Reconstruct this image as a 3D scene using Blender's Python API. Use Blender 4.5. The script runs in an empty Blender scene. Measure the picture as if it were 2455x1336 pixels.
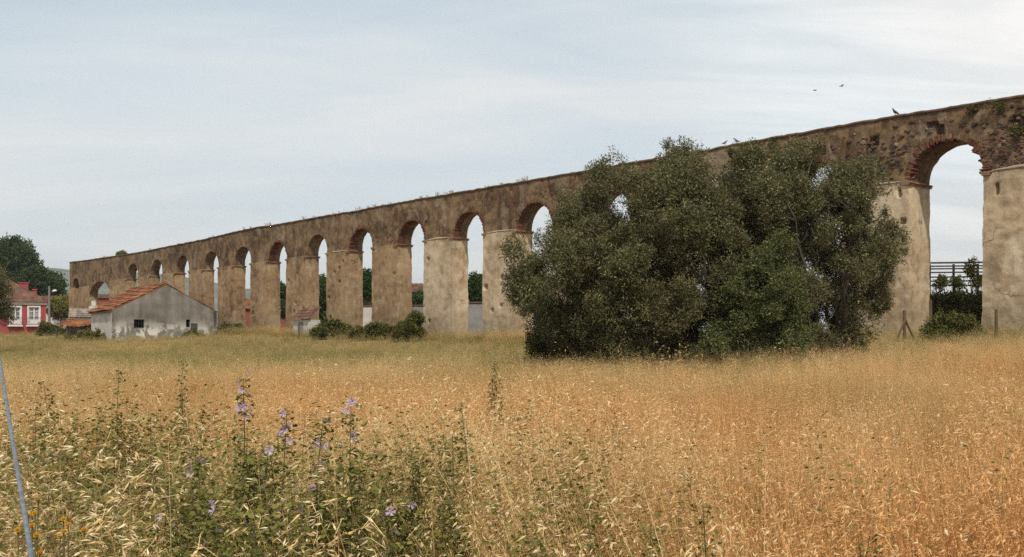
import bpy, bmesh, math, random
import numpy as np
from mathutils import Vector, Matrix

# ------------------------------------------------------------------ camera, world, sun
SC = bpy.context.scene
COL = SC.collection
F, CX, HY = 2400.0, 1227.5, 815.0        # focal length, centre column and horizon row of the photograph in its own pixels
EYE = 1.6
cam_d = bpy.data.cameras.new('camera')
cam_d.sensor_width = 36.0
cam_d.lens = 36.0 * F / 2455.0
cam_d.shift_y = (HY - 668.0) / 2455.0
cam_d.clip_start = 0.05
cam_d.clip_end = 20000
cam = bpy.data.objects.new('camera', cam_d)
COL.objects.link(cam)
cam.location = (0, 0, EYE)
cam.rotation_euler = (math.radians(90), 0, 0)
SC.camera = cam

SUN_EL, SUN_AZ = math.radians(52), math.radians(172)     # azimuth clockwise from +Y (view axis)
SUN_STRENGTH, SUN_ANGLE = 3.8, 2.0
SKY_STRENGTH, CLOUD = 0.11, 0.93
EXPOSURE = 0.0

sd = bpy.data.lights.new('sun', 'SUN')
sd.energy = SUN_STRENGTH
sd.angle = math.radians(SUN_ANGLE)
sd.color = (1.0, 0.93, 0.82)
sun = bpy.data.objects.new('sun', sd)
COL.objects.link(sun)
tosun = Vector((math.sin(SUN_AZ) * math.cos(SUN_EL), math.cos(SUN_AZ) * math.cos(SUN_EL), math.sin(SUN_EL)))
sun.rotation_euler = (-tosun).to_track_quat('-Z', 'Y').to_euler()
sun.location = (0, 0, 60)

# node helpers
def nd(nt, typ, ins=None, **props):
    n = nt.nodes.new(typ)
    for k, v in props.items():
        setattr(n, k, v)
    for k, v in (ins or {}).items():
        s = n.inputs[k]
        if isinstance(v, bpy.types.NodeSocket):
            nt.links.new(v, s)
        elif isinstance(v, bpy.types.Node):
            nt.links.new(v.outputs[0], s)
        else:
            s.default_value = v
    return n
def mth(nt, op, a, b=None, c=None, clamp=False):
    ins = {0: a}
    if b is not None: ins[1] = b
    if c is not None: ins[2] = c
    return nd(nt, 'ShaderNodeMath', ins, operation=op, use_clamp=clamp).outputs[0]
def ramp(nt, fac, stops, interp='LINEAR'):
    n = nd(nt, 'ShaderNodeValToRGB', {0: fac})
    cr = n.color_ramp
    cr.interpolation = interp
    while len(cr.elements) < len(stops):
        cr.elements.new(0.5)
    for e, (p, c) in zip(cr.elements, stops):
        e.position = p
        e.color = (*c, 1) if len(c) == 3 else c
    return n.outputs[0]
def mix(nt, f, a, b, bt='MIX'):
    n = nd(nt, 'ShaderNodeMix', data_type='RGBA', blend_type=bt)
    for s, v in ((n.inputs[0], f), (n.inputs[6], a), (n.inputs[7], b)):
        if isinstance(v, bpy.types.NodeSocket): nt.links.new(v, s)
        else: s.default_value = (*v, 1) if isinstance(v, tuple) and len(v) == 3 else v
    return n.outputs[2]
def mrange(nt, v, a, b, c=0.0, d=1.0, smooth=True):
    return nd(nt, 'ShaderNodeMapRange', {0: v, 1: a, 2: b, 3: c, 4: d},
              interpolation_type='SMOOTHSTEP' if smooth else 'LINEAR').outputs[0]
def noise(nt, vec, scale, detail=5, rough=0.6, dist=0.0):
    return nd(nt, 'ShaderNodeTexNoise', {'Vector': vec, 'Scale': scale, 'Detail': detail, 'Roughness': rough, 'Distortion': dist}).outputs[0]
def mapping(nt, vec, sc=(1, 1, 1), rot=(0, 0, 0), loc=(0, 0, 0)):
    return nd(nt, 'ShaderNodeMapping', {'Vector': vec, 'Scale': sc, 'Rotation': rot, 'Location': loc}).outputs[0]

W = bpy.data.worlds.new('World')
SC.world = W
W.use_nodes = True
nt = W.node_tree
nt.nodes.clear()
sky = nd(nt, 'ShaderNodeTexSky', sky_type='NISHITA')
sky.sun_disc = False
sky.sun_elevation = SUN_EL
sky.sun_rotation = SUN_AZ
sky.dust_density = 2.0
sky.air_density = 1.0
tc = nd(nt, 'ShaderNodeTexCoord')
sep = nd(nt, 'ShaderNodeSeparateXYZ', {0: tc.outputs['Generated']})
den = mth(nt, 'ADD', mth(nt, 'MAXIMUM', sep.outputs[2], 0.0), 0.22)
pv = nd(nt, 'ShaderNodeCombineXYZ', {0: mth(nt, 'DIVIDE', sep.outputs[0], den), 1: mth(nt, 'DIVIDE', sep.outputs[1], den)}).outputs[0]
c1 = noise(nt, mapping(nt, pv, (0.42, 1.15, 1), (0, 0, 0.35), (3.1, 0.7, 0)), 1.0, 6, 0.55, 0.6)
c2 = noise(nt, mapping(nt, pv, (1.0, 3.4, 1), (0, 0, 0.5), (1.0, 5.0, 0)), 1.0, 7, 0.6, 0.8)
cov = mth(nt, 'ADD', mth(nt, 'MULTIPLY', c1, 0.65), mth(nt, 'MULTIPLY', c2, 0.35))
side = mth(nt, 'ADD', mrange(nt, sep.outputs[0], -0.5, 0.5, -0.10, 0.12, False), mrange(nt, sep.outputs[2], 0.0, 0.3, 0.06, -0.04, False))
cov = mth(nt, 'ADD', cov, side)
cov = mrange(nt, cov, 0.28, 0.70, 0.62, 1.0, False)
cloudcol = ramp(nt, cov, [(0.58, (0.79, 0.91, 0.955)), (0.8, (0.90, 0.955, 0.96)), (1.0, (1.04, 0.985, 0.93))])
cloudcol = mix(nt, mrange(nt, sep.outputs[2], 0.22, 0.0, 0.0, 0.7, False), cloudcol, (0.985, 0.955, 0.925))
bg1 = nd(nt, 'ShaderNodeBackground', {0: sky.outputs[0], 1: SKY_STRENGTH})
glow = nd(nt, 'ShaderNodeVectorMath', {0: tc.outputs['Generated'], 1: Vector((0.40, 0.87, 0.29)).normalized()}, operation='DOT_PRODUCT').outputs['Value']
glow = mth(nt, 'MULTIPLY', mrange(nt, glow, 0.955, 0.998), mrange(nt, c2, 0.35, 0.6))      # a brighter bank of cloud at the upper right
bg2 = nd(nt, 'ShaderNodeBackground', {0: cloudcol, 1: mth(nt, 'MULTIPLY_ADD', glow, 0.16, CLOUD)})
ms = nd(nt, 'ShaderNodeMixShader', {0: cov, 1: bg1.outputs[0], 2: bg2.outputs[0]})
wo = nd(nt, 'ShaderNodeOutputWorld', {0: ms.outputs[0]})

SC.view_settings.view_transform = 'Standard'
SC.view_settings.look = 'None'
SC.view_settings.exposure = EXPOSURE
SC.view_settings.gamma = 1
SC.render.engine = 'CYCLES'
SC.cycles.max_bounces = 7
SC.cycles.diffuse_bounces = 3
SC.cycles.transmission_bounces = 4
SC.cycles.transparent_max_bounces = 4
SC.cycles.use_denoising = False

# ------------------------------------------------------------------ geometry helpers
rng = np.random.default_rng(7)
def P(px, py, Z):
    return ((px - CX) / F * Z, Z, EYE + (HY - py) / F * Z)
TH = math.atan(2158.0 / F)
ct, st = math.cos(TH), math.sin(TH)
PER = 6.5
Z0 = 8.726 * PER * ct
X0 = (2358 - CX) / F * Z0
def t_of(px): return (2358.0 - px) / (106.7 + 0.1146 * px)
def WL(px, py):            # wall face: photo column/row -> local (u, z)
    t = t_of(px)
    return PER * t, EYE + (HY - py) / F * Z0 * (1 + 0.1146 * t)
def wall_w(u, y=0.0, z=0.0):     # local wall -> world
    return (X0 - st * u - ct * y, Z0 + ct * u - st * y, z)
def ground_z(X, Y):
    X = np.asarray(X, float); Y = np.asarray(Y, float)
    fr = np.clip((ct * X + st * Y) / (ct * X0 + st * Z0), 0, 1.0)
    fr = np.where(Y < 0, 0, fr)
    h = 1.5 * fr ** 2
    h = h + 0.013 * np.clip(Y - 62, 0, 90)
    q = np.clip((-X - 4) / 24, 0, 1); h = h + 0.36 * q * q * (3 - 2 * q) * np.clip((Y - 38) / 40, 0, 1) * np.clip((175 - Y) / 60, 0, 1)
    h = h + 0.05 * np.sin(X * 0.31 + 1.0) * np.sin(Y * 0.23) * np.clip(Y / 20, 0, 1)
    return h
def gz(X, Y): return float(ground_z(X, Y))

def _h(i, j, k, s):
    n = (i.astype(np.int64) * 374761393 + j.astype(np.int64) * 668265263 + k.astype(np.int64) * 2147483647 + s * 974711) & 0xffffffff
    n = ((n ^ (n >> 13)) * 1274126177) & 0xffffffff
    n = n ^ (n >> 16)
    return (n & 0xffff) / 65535.0
def vnoise(p, s=0):
    i = np.floor(p).astype(np.int64); f = p - i
    f = f * f * (3 - 2 * f)
    r = 0
    for a in (0, 1):
        for b in (0, 1):
            for c in (0, 1):
                w = (f[:, 0] if a else 1 - f[:, 0]) * (f[:, 1] if b else 1 - f[:, 1]) * (f[:, 2] if c else 1 - f[:, 2])
                r = r + w * _h(i[:, 0] + a, i[:, 1] + b, i[:, 2] + c, s)
    return r * 2 - 1
def fbm(p, s=0, o=3):
    r = 0; a = 1.0; q = p
    for k in range(o):
        r = r + a * vnoise(q, s + k * 17); a *= 0.5; q = q * 2.03
    return r

def link(o, parent=None):
    COL.objects.link(o)
    if parent is not None: o.parent = parent
    return o
def mesh_np(name, V, Q, mat=None, smooth=False, uv=None):
    V = np.asarray(V, np.float32); Q = np.asarray(Q, np.int32)
    me = bpy.data.meshes.new(name)
    k = Q.shape[1]
    me.vertices.add(len(V)); me.vertices.foreach_set('co', V.ravel())
    me.loops.add(Q.size); me.loops.foreach_set('vertex_index', Q.ravel())
    me.polygons.add(len(Q))
    me.polygons.foreach_set('loop_start', np.arange(0, Q.size, k, dtype=np.int32))
    me.polygons.foreach_set('loop_total', np.full(len(Q), k, np.int32))
    if smooth: me.polygons.foreach_set('use_smooth', np.ones(len(Q), bool))
    me.update(calc_edges=True)
    if mat: me.materials.append(mat)
    return me
class MB:
    """collects boxes, tubes and patches; build() links them as one mesh object"""
    def __init__(self): self.v = []; self.f = []; self.n = 0; self.mi = []
    def add(self, V, Fs, mi=0):
        V = [tuple(map(float, q)) for q in V]
        self.v += V; self.f += [tuple(i + self.n for i in f) for f in Fs]; self.mi += [mi] * len(Fs); self.n += len(V)
        return self
    def box(self, x0, x1, y0, y1, z0, z1, mi=0, M=None, jit=0.0):
        V = [Vector((x, y, z)) for z in (z0, z1) for y in (y0, y1) for x in (x0, x1)]
        if jit: V = [q + Vector((random.uniform(-jit, jit), random.uniform(-jit, jit), random.uniform(-jit, jit))) for q in V]
        if M is not None: V = [M @ q for q in V]
        return self.add(V, [(0, 2, 3, 1), (4, 5, 7, 6), (0, 1, 5, 4), (2, 6, 7, 3), (0, 4, 6, 2), (1, 3, 7, 5)], mi)
    def tube(self, pts, rad, sides=6, mi=0, cap=True):
        pts = [Vector(p) for p in pts]
        if not hasattr(rad, '__len__'): rad = [rad] * len(pts)
        V = []; Fs = []
        up = Vector((0.13, 0.31, 0.94))
        for i, p in enumerate(pts):
            d = (pts[min(i + 1, len(pts) - 1)] - pts[max(i - 1, 0)])
            if d.length < 1e-9: d = Vector((0, 0, 1))
            d.normalize()
            a = d.cross(up)
            if a.length < 1e-3: a = d.cross(Vector((1, 0, 0)))
            a.normalize(); b = d.cross(a)
            for k in range(sides):
                an = 2 * math.pi * k / sides
                V.append(p + (a * math.cos(an) + b * math.sin(an)) * rad[i])
        for i in range(len(pts) - 1):
            for k in range(sides):
                k2 = (k + 1) % sides
                Fs.append((i * sides + k, i * sides + k2, (i + 1) * sides + k2, (i + 1) * sides + k))
        if cap:
            Fs.append(tuple(range(sides))[::-1]); Fs.append(tuple((len(pts) - 1) * sides + k for k in range(sides)))
        return self.add(V, Fs, mi)
    def mesh(self, name, mats, smooth=False):
        me = bpy.data.meshes.new(name)
        me.from_pydata(self.v, [], self.f)
        for m in (mats if isinstance(mats, (list, tuple)) else [mats]): me.materials.append(m)
        if any(self.mi): me.polygons.foreach_set('material_index', self.mi)
        if smooth: me.polygons.foreach_set('use_smooth', [True] * len(self.f))
        me.update()
        return me
    def build(self, name, mats, parent=None, smooth=False):
        return link(bpy.data.objects.new(name, self.mesh(name, mats, smooth)), parent)
def tag(o, label=None, cat=None, group=None, kind=None):
    if label: o['label'] = label
    if cat: o['category'] = cat
    if group: o['group'] = group
    if kind: o['kind'] = kind
    return o
def thing(name, label, cat, loc=(0, 0, 0), rz=0.0, group=None):
    o = bpy.data.objects.new(name, None)
    o.empty_display_size = 0.2
    link(o); o.location = loc; o.rotation_euler = (0, 0, rz)
    return tag(o, label, cat, group)

# ------------------------------------------------------------------ materials
def new_mat(name):
    m = bpy.data.materials.new(name); m.use_nodes = True
    m.node_tree.nodes.clear()
    return m, m.node_tree
def finish(nt, col, rough=0.85, bump=None, bstr=0.5, bdist=0.02, spec=0.2, metal=0.0):
    b = nd(nt, 'ShaderNodeBsdfPrincipled', {'Roughness': rough, 'Metallic': metal, 'Specular IOR Level': spec})
    if isinstance(col, bpy.types.NodeSocket): nt.links.new(col, b.inputs['Base Color'])
    else: b.inputs['Base Color'].default_value = (*col, 1)
    if bump is not None:
        bn = nd(nt, 'ShaderNodeBump', {'Height': bump, 'Strength': bstr, 'Distance': bdist})
        nt.links.new(bn.outputs[0], b.inputs['Normal'])
    nd(nt, 'ShaderNodeOutputMaterial', {0: b.outputs[0]})
def simple(name, c1, c2, scale=3.0, rough=0.85, bstr=0.4, spec=0.2, metal=0.0, detail=6, stretch=(1, 1, 1)):
    m, nt = new_mat(name)
    co = mapping(nt, nd(nt, 'ShaderNodeTexCoord').outputs['Object'], stretch)
    n = noise(nt, co, scale, detail, 0.65)
    n2 = noise(nt, co, scale * 7, 4, 0.6)
    f = mth(nt, 'ADD', mth(nt, 'MULTIPLY', n, 0.7), mth(nt, 'MULTIPLY', n2, 0.3))
    finish(nt, ramp(nt, f, [(0.32, c1), (0.68, c2)]), rough, n2, bstr, 0.01, spec, metal)
    return m
def leafmat(name, stops, trans=0.3, rough=0.55, back=None, spec=0.25, patch=None):
    """stops: colour ramp over a random number per leaf; patch: (colour, scale) mixed in over areas"""
    m, nt = new_mat(name)
    g = nd(nt, 'ShaderNodeNewGeometry')
    c = ramp(nt, g.outputs['Random Per Island'], stops)
    if patch:
        pn = noise(nt, g.outputs['Position'], patch[1], 3, 0.5)
        c = mix(nt, mrange(nt, pn, 0.42, 0.62), c, mix(nt, 0.65, c, patch[0]))
    if back: c = mix(nt, g.outputs['Backfacing'], c, back)
    b = nd(nt, 'ShaderNodeBsdfPrincipled', {'Base Color': c, 'Roughness': 0.6, 'Specular IOR Level': 0.12})
    t = nd(nt, 'ShaderNodeBsdfTranslucent', {'Color': c})
    ms = nd(nt, 'ShaderNodeMixShader', {0: trans, 1: b.outputs[0], 2: t.outputs[0]})
    nd(nt, 'ShaderNodeOutputMaterial', {0: ms.outputs[0]})
    return m
def grassmat(name, dry, green, trans=0.3, rough=0.6, bleach=0.0):
    """straw with a random tone per blade; the per-clump attribute tint turns it green, hue reddens it"""
    m, nt = new_mat(name)
    g = nd(nt, 'ShaderNodeNewGeometry')
    r = g.outputs['Random Per Island']
    tint = nd(nt, 'ShaderNodeAttribute', attribute_type='INSTANCER', attribute_name='tint').outputs['Fac']
    hue = nd(nt, 'ShaderNodeAttribute', attribute_type='INSTANCER', attribute_name='hue').outputs['Fac']
    c = ramp(nt, r, dry)
    c = mix(nt, hue, c, mix(nt, 0.85, c, (1.0, 0.70, 0.49), 'MULTIPLY'))
    gg = ramp(nt, mth(nt, 'FRACT', mth(nt, 'MULTIPLY', r, 7.13)), green)
    sel = mrange(nt, mth(nt, 'SUBTRACT', tint, mth(nt, 'FRACT', mth(nt, 'MULTIPLY', r, 3.7))), -0.12, 0.12)
    c = mix(nt, sel, c, gg)
    b = nd(nt, 'ShaderNodeBsdfPrincipled', {'Base Color': c, 'Roughness': rough, 'Specular IOR Level': 0.25})
    t = nd(nt, 'ShaderNodeBsdfTranslucent', {'Color': c})
    ms = nd(nt, 'ShaderNodeMixShader', {0: trans, 1: b.outputs[0], 2: t.outputs[0]})
    nd(nt, 'ShaderNodeOutputMaterial', {0: ms.outputs[0]})
    return m

def wallmat(name, lo, mid, hi, rubble=0.0, dark=(0.10, 0.085, 0.065), stain=0.6, ztop=None, zfoot=None):
    m, nt = new_mat(name)
    co = nd(nt, 'ShaderNodeTexCoord').outputs['Object']
    s3 = nd(nt, 'ShaderNodeSeparateXYZ', {0: co})
    n1 = noise(nt, co, 0.33, 5, 0.6, 0.4)
    n2 = noise(nt, co, 1.9, 8, 0.68)
    n3 = noise(nt, co, 11.0, 5, 0.7)
    stk = noise(nt, mapping(nt, co, (1.5, 1.5, 0.13)), 1.0, 6, 0.6, 0.2)
    f = mth(nt, 'ADD', mth(nt, 'MULTIPLY', n1, 0.42), mth(nt, 'ADD', mth(nt, 'MULTIPLY', n2, 0.38), mth(nt, 'MULTIPLY', stk, 0.2)))
    c = ramp(nt, f, [(0.41, lo), (0.50, mid), (0.60, hi)])
    # warm and grey patches of old render
    pat = noise(nt, mapping(nt, co, (1, 1, 0.7), (0, 0, 0), (7, 3, 5)), 0.8, 6, 0.62, 0.5)
    c = mix(nt, mrange(nt, pat, 0.525, 0.55, 0, 0.5), c, mix(nt, 0.5, c, (0.40, 0.27, 0.15)))
    c = mix(nt, mrange(nt, pat, 0.43, 0.405, 0, 0.5), c, mix(nt, 0.5, c, (0.42, 0.36, 0.265)))
    # dark water streaks and lichen
    sm = mth(nt, 'MULTIPLY', mrange(nt, stk, 0.50, 0.68), mrange(nt, n2, 0.35, 0.6))
    if ztop: sm = mth(nt, 'MULTIPLY', sm, mrange(nt, s3.outputs[2], ztop - 3.6, ztop, 0.35, 1.2, False))
    c = mix(nt, mth(nt, 'MULTIPLY', sm, stain, clamp=True), c, mix(nt, 0.7, c, dark))
    if zfoot is not None:     # brown tone mixed in towards the foot of the piers, edge broken by noise
        ft = mth(nt, 'MULTIPLY', mrange(nt, mth(nt, 'ADD', s3.outputs[2], mth(nt, 'MULTIPLY', n1, -2.4)), zfoot - 0.6, zfoot + 0.7, 0.75, 0.0), 1.0)
        c = mix(nt, ft, c, mix(nt, 0.6, c, (0.20, 0.15, 0.085)))
    # hairline cracks
    wv = nd(nt, 'ShaderNodeVectorMath', {0: co, 1: nd(nt, 'ShaderNodeVectorMath', {0: nd(nt, 'ShaderNodeTexNoise', {'Vector': co, 'Scale': 1.4, 'Detail': 6.0}).outputs[1], 'Scale': 1.1}, operation='SCALE').outputs[0]}, operation='ADD').outputs[0]
    cr_ = nd(nt, 'ShaderNodeTexVoronoi', {'Vector': mapping(nt, wv, (1, 1, 0.7)), 'Scale': 0.55}, feature='DISTANCE_TO_EDGE').outputs[0]
    crk = mth(nt, 'MULTIPLY', mrange(nt, cr_, 0.006, 0.016, 1.0, 0.0), mrange(nt, noise(nt, co, 0.6, 3), 0.48, 0.6))
    c = mix(nt, mth(nt, 'MULTIPLY', crk, 0.75), c, dark)
    # fine specks / pits
    pit = mrange(nt, n3, 0.60, 0.70, 0.0, 0.6)
    c = mix(nt, mth(nt, 'MULTIPLY', pit, mrange(nt, n2, 0.45, 0.6)), c, mix(nt, 0.75, c, dark))
    # places where the render has fallen off the rubble masonry
    v = nd(nt, 'ShaderNodeTexVoronoi', {'Vector': mapping(nt, co, (1, 1, 1.35)), 'Scale': 3.6, 'Randomness': 0.95})
    ve = nd(nt, 'ShaderNodeTexVoronoi', {'Vector': mapping(nt, co, (1, 1, 1.35)), 'Scale': 3.6, 'Randomness': 0.95}, feature='DISTANCE_TO_EDGE')
    rn = noise(nt, mapping(nt, co, (1, 1, 1), (0, 0, 0), (13, 0, 2)), 0.45, 7, 0.66)
    near = mrange(nt, s3.outputs[0], 5.0, 18.0, 0.045 if rubble >= 1 else -0.25, -0.05 if rubble >= 1 else (-0.05 if rubble > 0 else -0.3))
    far = mth(nt, 'ADD', rn, near)
    if rubble >= 1: far = mth(nt, 'ADD', far, mrange(nt, s3.outputs[2], 9.2, 11.2, 0.05, -0.09))
    rmask = mrange(nt, far, 0.58, 0.63)
    scol = ramp(nt, nd(nt, 'ShaderNodeSeparateColor', {0: v.outputs['Color']}).outputs[0],
                [(0.0, (0.05, 0.035, 0.03)), (0.4, (0.09, 0.06, 0.045)), (0.65, (0.13, 0.09, 0.065)), (0.85, (0.16, 0.075, 0.045)), (1.0, (0.28, 0.23, 0.18))])
    edge = mrange(nt, ve.outputs[0], 0.04, 0.16)
    rc = mix(nt, edge, mix(nt, n2, (0.12, 0.07, 0.042), (0.24, 0.155, 0.095)), scol)
    c = mix(nt, rmask, c, rc)
    hgt = mth(nt, 'ADD', mth(nt, 'MULTIPLY', n3, 0.35), mth(nt, 'MULTIPLY', n2, 0.8))
    hgt = mth(nt, 'ADD', hgt, mth(nt, 'MULTIPLY', rmask, mth(nt, 'SUBTRACT', mth(nt, 'MULTIPLY', edge, 1.0), 0.9)))
    finish(nt, c, 0.95, hgt, 0.75, 0.06, 0.1)
    return m

M = {}
M['pier'] = wallmat('pier_plaster', (0.135, 0.083, 0.044), (0.25, 0.163, 0.09), (0.39, 0.28, 0.168), 0.2, stain=0.75, zfoot=2.2)
M['pale_pier'] = wallmat('pale_pier_plaster', (0.26, 0.19, 0.12), (0.45, 0.35, 0.235), (0.57, 0.47, 0.335), 0.0, dark=(0.13, 0.10, 0.075), stain=0.65, zfoot=2.0)
M['upper'] = wallmat('weathered_wall', (0.064, 0.039, 0.022), (0.13, 0.082, 0.047), (0.225, 0.152, 0.09), 1.0, stain=0.9, ztop=11.6)
M['ledge'] = wallmat('ledge_plaster', (0.27, 0.21, 0.145), (0.36, 0.29, 0.2), (0.42, 0.35, 0.26), 0.0, stain=0.5)
M['coping'] = simple('coping_stone', (0.07, 0.045, 0.035), (0.18, 0.115, 0.08), 2.5, 0.95)
def brickmat(name, cols, seed=0.0):
    m, nt = new_mat(name)
    g = nd(nt, 'ShaderNodeNewGeometry')
    co = nd(nt, 'ShaderNodeTexCoord').outputs['Object']
    c = ramp(nt, g.outputs['Random Per Island'], cols)
    n = noise(nt, co, 6, 6, 0.65); n2 = noise(nt, co, 40, 3)
    c = mix(nt, mrange(nt, n, 0.45, 0.65, 0, 0.6), c, mix(nt, 0.6, c, (0.10, 0.07, 0.055)))
    finish(nt, c, 0.93, n2, 0.5, 0.01, 0.1)
    return m
M['brick'] = brickmat('old_brick', [(0, (0.085, 0.035, 0.024)), (0.4, (0.15, 0.055, 0.03)), (0.7, (0.19, 0.075, 0.042)), (1, (0.15, 0.085, 0.06))])
M['impost'] = brickmat('impost_brick', [(0, (0.16, 0.085, 0.055)), (0.5, (0.28, 0.18, 0.115)), (1, (0.22, 0.10, 0.06))])
M['stone'] = brickmat('rubble_stone', [(0, (0.045, 0.033, 0.03)), (0.45, (0.085, 0.058, 0.045)), (0.75, (0.13, 0.085, 0.062)), (0.92, (0.15, 0.065, 0.04)), (1, (0.28, 0.23, 0.18))])
def tilemat(name, cols, moss=(0.10, 0.07, 0.05), ms=0.5):
    m, nt = new_mat(name)
    co = nd(nt, 'ShaderNodeTexCoord').outputs['Object']
    br = nd(nt, 'ShaderNodeTexWhiteNoise', {'Vector': nd(nt, 'ShaderNodeVectorMath', {0: mapping(nt, co, (2.2, 1.3, 2.2))}, operation='FLOOR').outputs[0]}, noise_dimensions='3D')
    c = ramp(nt, br.outputs[0], cols)
    n = noise(nt, co, 1.1, 7, 0.65)
    c = mix(nt, mth(nt, 'MULTIPLY', mrange(nt, n, 0.45, 0.62), ms), c, moss)
    finish(nt, c, 0.9, noise(nt, co, 20, 4), 0.4, 0.01, 0.15)
    return m
M['tile'] = tilemat('terracotta_tile', [(0, (0.12, 0.043, 0.02)), (0.5, (0.215, 0.075, 0.03)), (1, (0.29, 0.125, 0.058))])
M['old_tile'] = tilemat('old_roof_tile', [(0, (0.09, 0.042, 0.03)), (0.5, (0.135, 0.065, 0.045)), (1, (0.18, 0.10, 0.07))], ms=0.7)
M['grey_tile'] = tilemat('grey_roof_tile', [(0, (0.17, 0.14, 0.11)), (0.5, (0.24, 0.2, 0.155)), (1, (0.3, 0.26, 0.2))])
def cementmat():
    m, nt = new_mat('cement_render')
    co = nd(nt, 'ShaderNodeTexCoord').outputs['Object']
    z = nd(nt, 'ShaderNodeSeparateXYZ', {0: co}).outputs[2]
    n = noise(nt, co, 0.7, 7, 0.65, 0.3); n2 = noise(nt, co, 5, 6, 0.65)
    stk = noise(nt, mapping(nt, co, (1.6, 1.6, 0.2)), 1.0, 5)
    c = ramp(nt, mth(nt, 'ADD', mth(nt, 'MULTIPLY', n, 0.6), mth(nt, 'MULTIPLY', stk, 0.4)), [(0.38, (0.105, 0.095, 0.08)), (0.5, (0.165, 0.152, 0.13)), (0.6, (0.22, 0.203, 0.175))])
    lim = mth(nt, 'MULTIPLY', mrange(nt, z, 2.3, 0.7), mrange(nt, noise(nt, mapping(nt, co, (1, 1, 0.8), loc=(2, 0, 4)), 1.0, 8, 0.72, 0.6), 0.455, 0.55))
    c = mix(nt, mth(nt, 'MULTIPLY', lim, 0.85), c, (0.62, 0.60, 0.55))
    finish(nt, c, 0.93, n2, 0.4, 0.02, 0.1)
    return m
M['cement'] = cementmat()
M['white'] = simple('whitewash', (0.36, 0.33, 0.285), (0.58, 0.55, 0.49), 1.6)
M['pink'] = simple('pink_render', (0.24, 0.05, 0.052), (0.32, 0.07, 0.072), 1.2)
M['red'] = simple('red_render', (0.17, 0.05, 0.035), (0.24, 0.08, 0.055), 1.2)
M['trim'] = simple('white_trim', (0.55, 0.53, 0.5), (0.72, 0.70, 0.66), 3)
M['greywall'] = simple('grey_render', (0.16, 0.155, 0.15), (0.28, 0.27, 0.255), 1.2)
M['dirtywall'] = simple('stone_wall', (0.09, 0.075, 0.06), (0.24, 0.2, 0.16), 2.5, bstr=0.9)
M['bark'] = simple('bark', (0.04, 0.031, 0.024), (0.12, 0.097, 0.075), 5, stretch=(1, 1, 0.25), bstr=0.9)
M['wood'] = simple('weathered_wood', (0.07, 0.045, 0.022), (0.17, 0.115, 0.06), 4, stretch=(1, 1, 0.2))
M['darkwood'] = simple('dark_wood', (0.03, 0.026, 0.023), (0.085, 0.07, 0.06), 4, stretch=(0.2, 1, 1))
M['metal'] = simple('dark_iron', (0.03, 0.03, 0.03), (0.07, 0.065, 0.06), 10, 0.6, 0.2, 0.4)
M['lampwhite'] = simple('lamp_enamel', (0.6, 0.6, 0.58), (0.75, 0.75, 0.73), 6, 0.35)
M['pole'] = simple('concrete_pole', (0.13, 0.12, 0.11), (0.22, 0.2, 0.18), 4)
m, nt_ = new_mat('window_glass'); finish(nt_, (0.03, 0.035, 0.045), 0.12, spec=0.6); M['glass'] = m
m, nt_ = new_mat('curtained_glass')
finish(nt_, ramp(nt_, noise(nt_, mapping(nt_, nd(nt_, 'ShaderNodeTexCoord').outputs['Object'], (6, 1, 0.6)), 1.0, 3), [(0.4, (0.10, 0.115, 0.14)), (0.62, (0.33, 0.35, 0.38))]), 0.15, spec=0.6); M['curtain'] = m
m, nt_ = new_mat('steel_cable')
cn = noise(nt_, nd(nt_, 'ShaderNodeTexCoord').outputs['Object'], 60, 4)
finish(nt_, ramp(nt_, cn, [(0.3, (0.11, 0.13, 0.15)), (0.7, (0.23, 0.26, 0.29))]), 0.5, spec=0.5, metal=0.35); M['cable'] = m

M['olive'] = leafmat('olive_leaf', [(0, (0.034, 0.031, 0.007)), (0.3, (0.068, 0.066, 0.018)), (0.65, (0.128, 0.124, 0.036)), (0.88, (0.23, 0.22, 0.08)), (1, (0.48, 0.46, 0.27))], 0.24, 0.5, back=(0.145, 0.14, 0.07), patch=((0.095, 0.068, 0.03), 0.6))
M['bluegreen'] = leafmat('shrub_leaf', [(0, (0.032, 0.040, 0.010)), (0.5, (0.075, 0.088, 0.022)), (0.88, (0.16, 0.168, 0.05)), (1, (0.42, 0.41, 0.20))], 0.24, 0.45, back=(0.12, 0.13, 0.055))
M['pine'] = leafmat('pine_needles', [(0, (0.014, 0.024, 0.006)), (0.6, (0.035, 0.056, 0.012)), (1, (0.085, 0.11, 0.024))], 0.15, 0.6)
M['broad'] = leafmat('broad_leaf', [(0, (0.022, 0.042, 0.012)), (0.6, (0.045, 0.08, 0.02)), (1, (0.10, 0.14, 0.038))], 0.25, 0.5)
M['yellowleaf'] = leafmat('yellow_green_leaf', [(0, (0.09, 0.095, 0.02)), (0.6, (0.17, 0.16, 0.035)), (1, (0.26, 0.23, 0.06))], 0.25, 0.55)
M['bramble'] = leafmat('bramble_leaf', [(0, (0.03, 0.038, 0.007)), (0.5, (0.07, 0.083, 0.014)), (0.82, (0.13, 0.138, 0.027)), (0.93, (0.24, 0.20, 0.06)), (1, (0.36, 0.26, 0.11))], 0.22, 0.5, patch=((0.11, 0.095, 0.03), 0.9))
M['weedleaf'] = leafmat('weed_leaf', [(0, (0.08, 0.085, 0.016)), (0.5, (0.14, 0.138, 0.028)), (0.85, (0.21, 0.19, 0.045)), (1, (0.30, 0.24, 0.08))], 0.28, 0.5)
M['mallowleaf'] = leafmat('mallow_leaf', [(0, (0.05, 0.060, 0.011)), (0.5, (0.098, 0.108, 0.02)), (0.85, (0.165, 0.165, 0.036)), (1, (0.28, 0.235, 0.07))], 0.28, 0.5)
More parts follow.
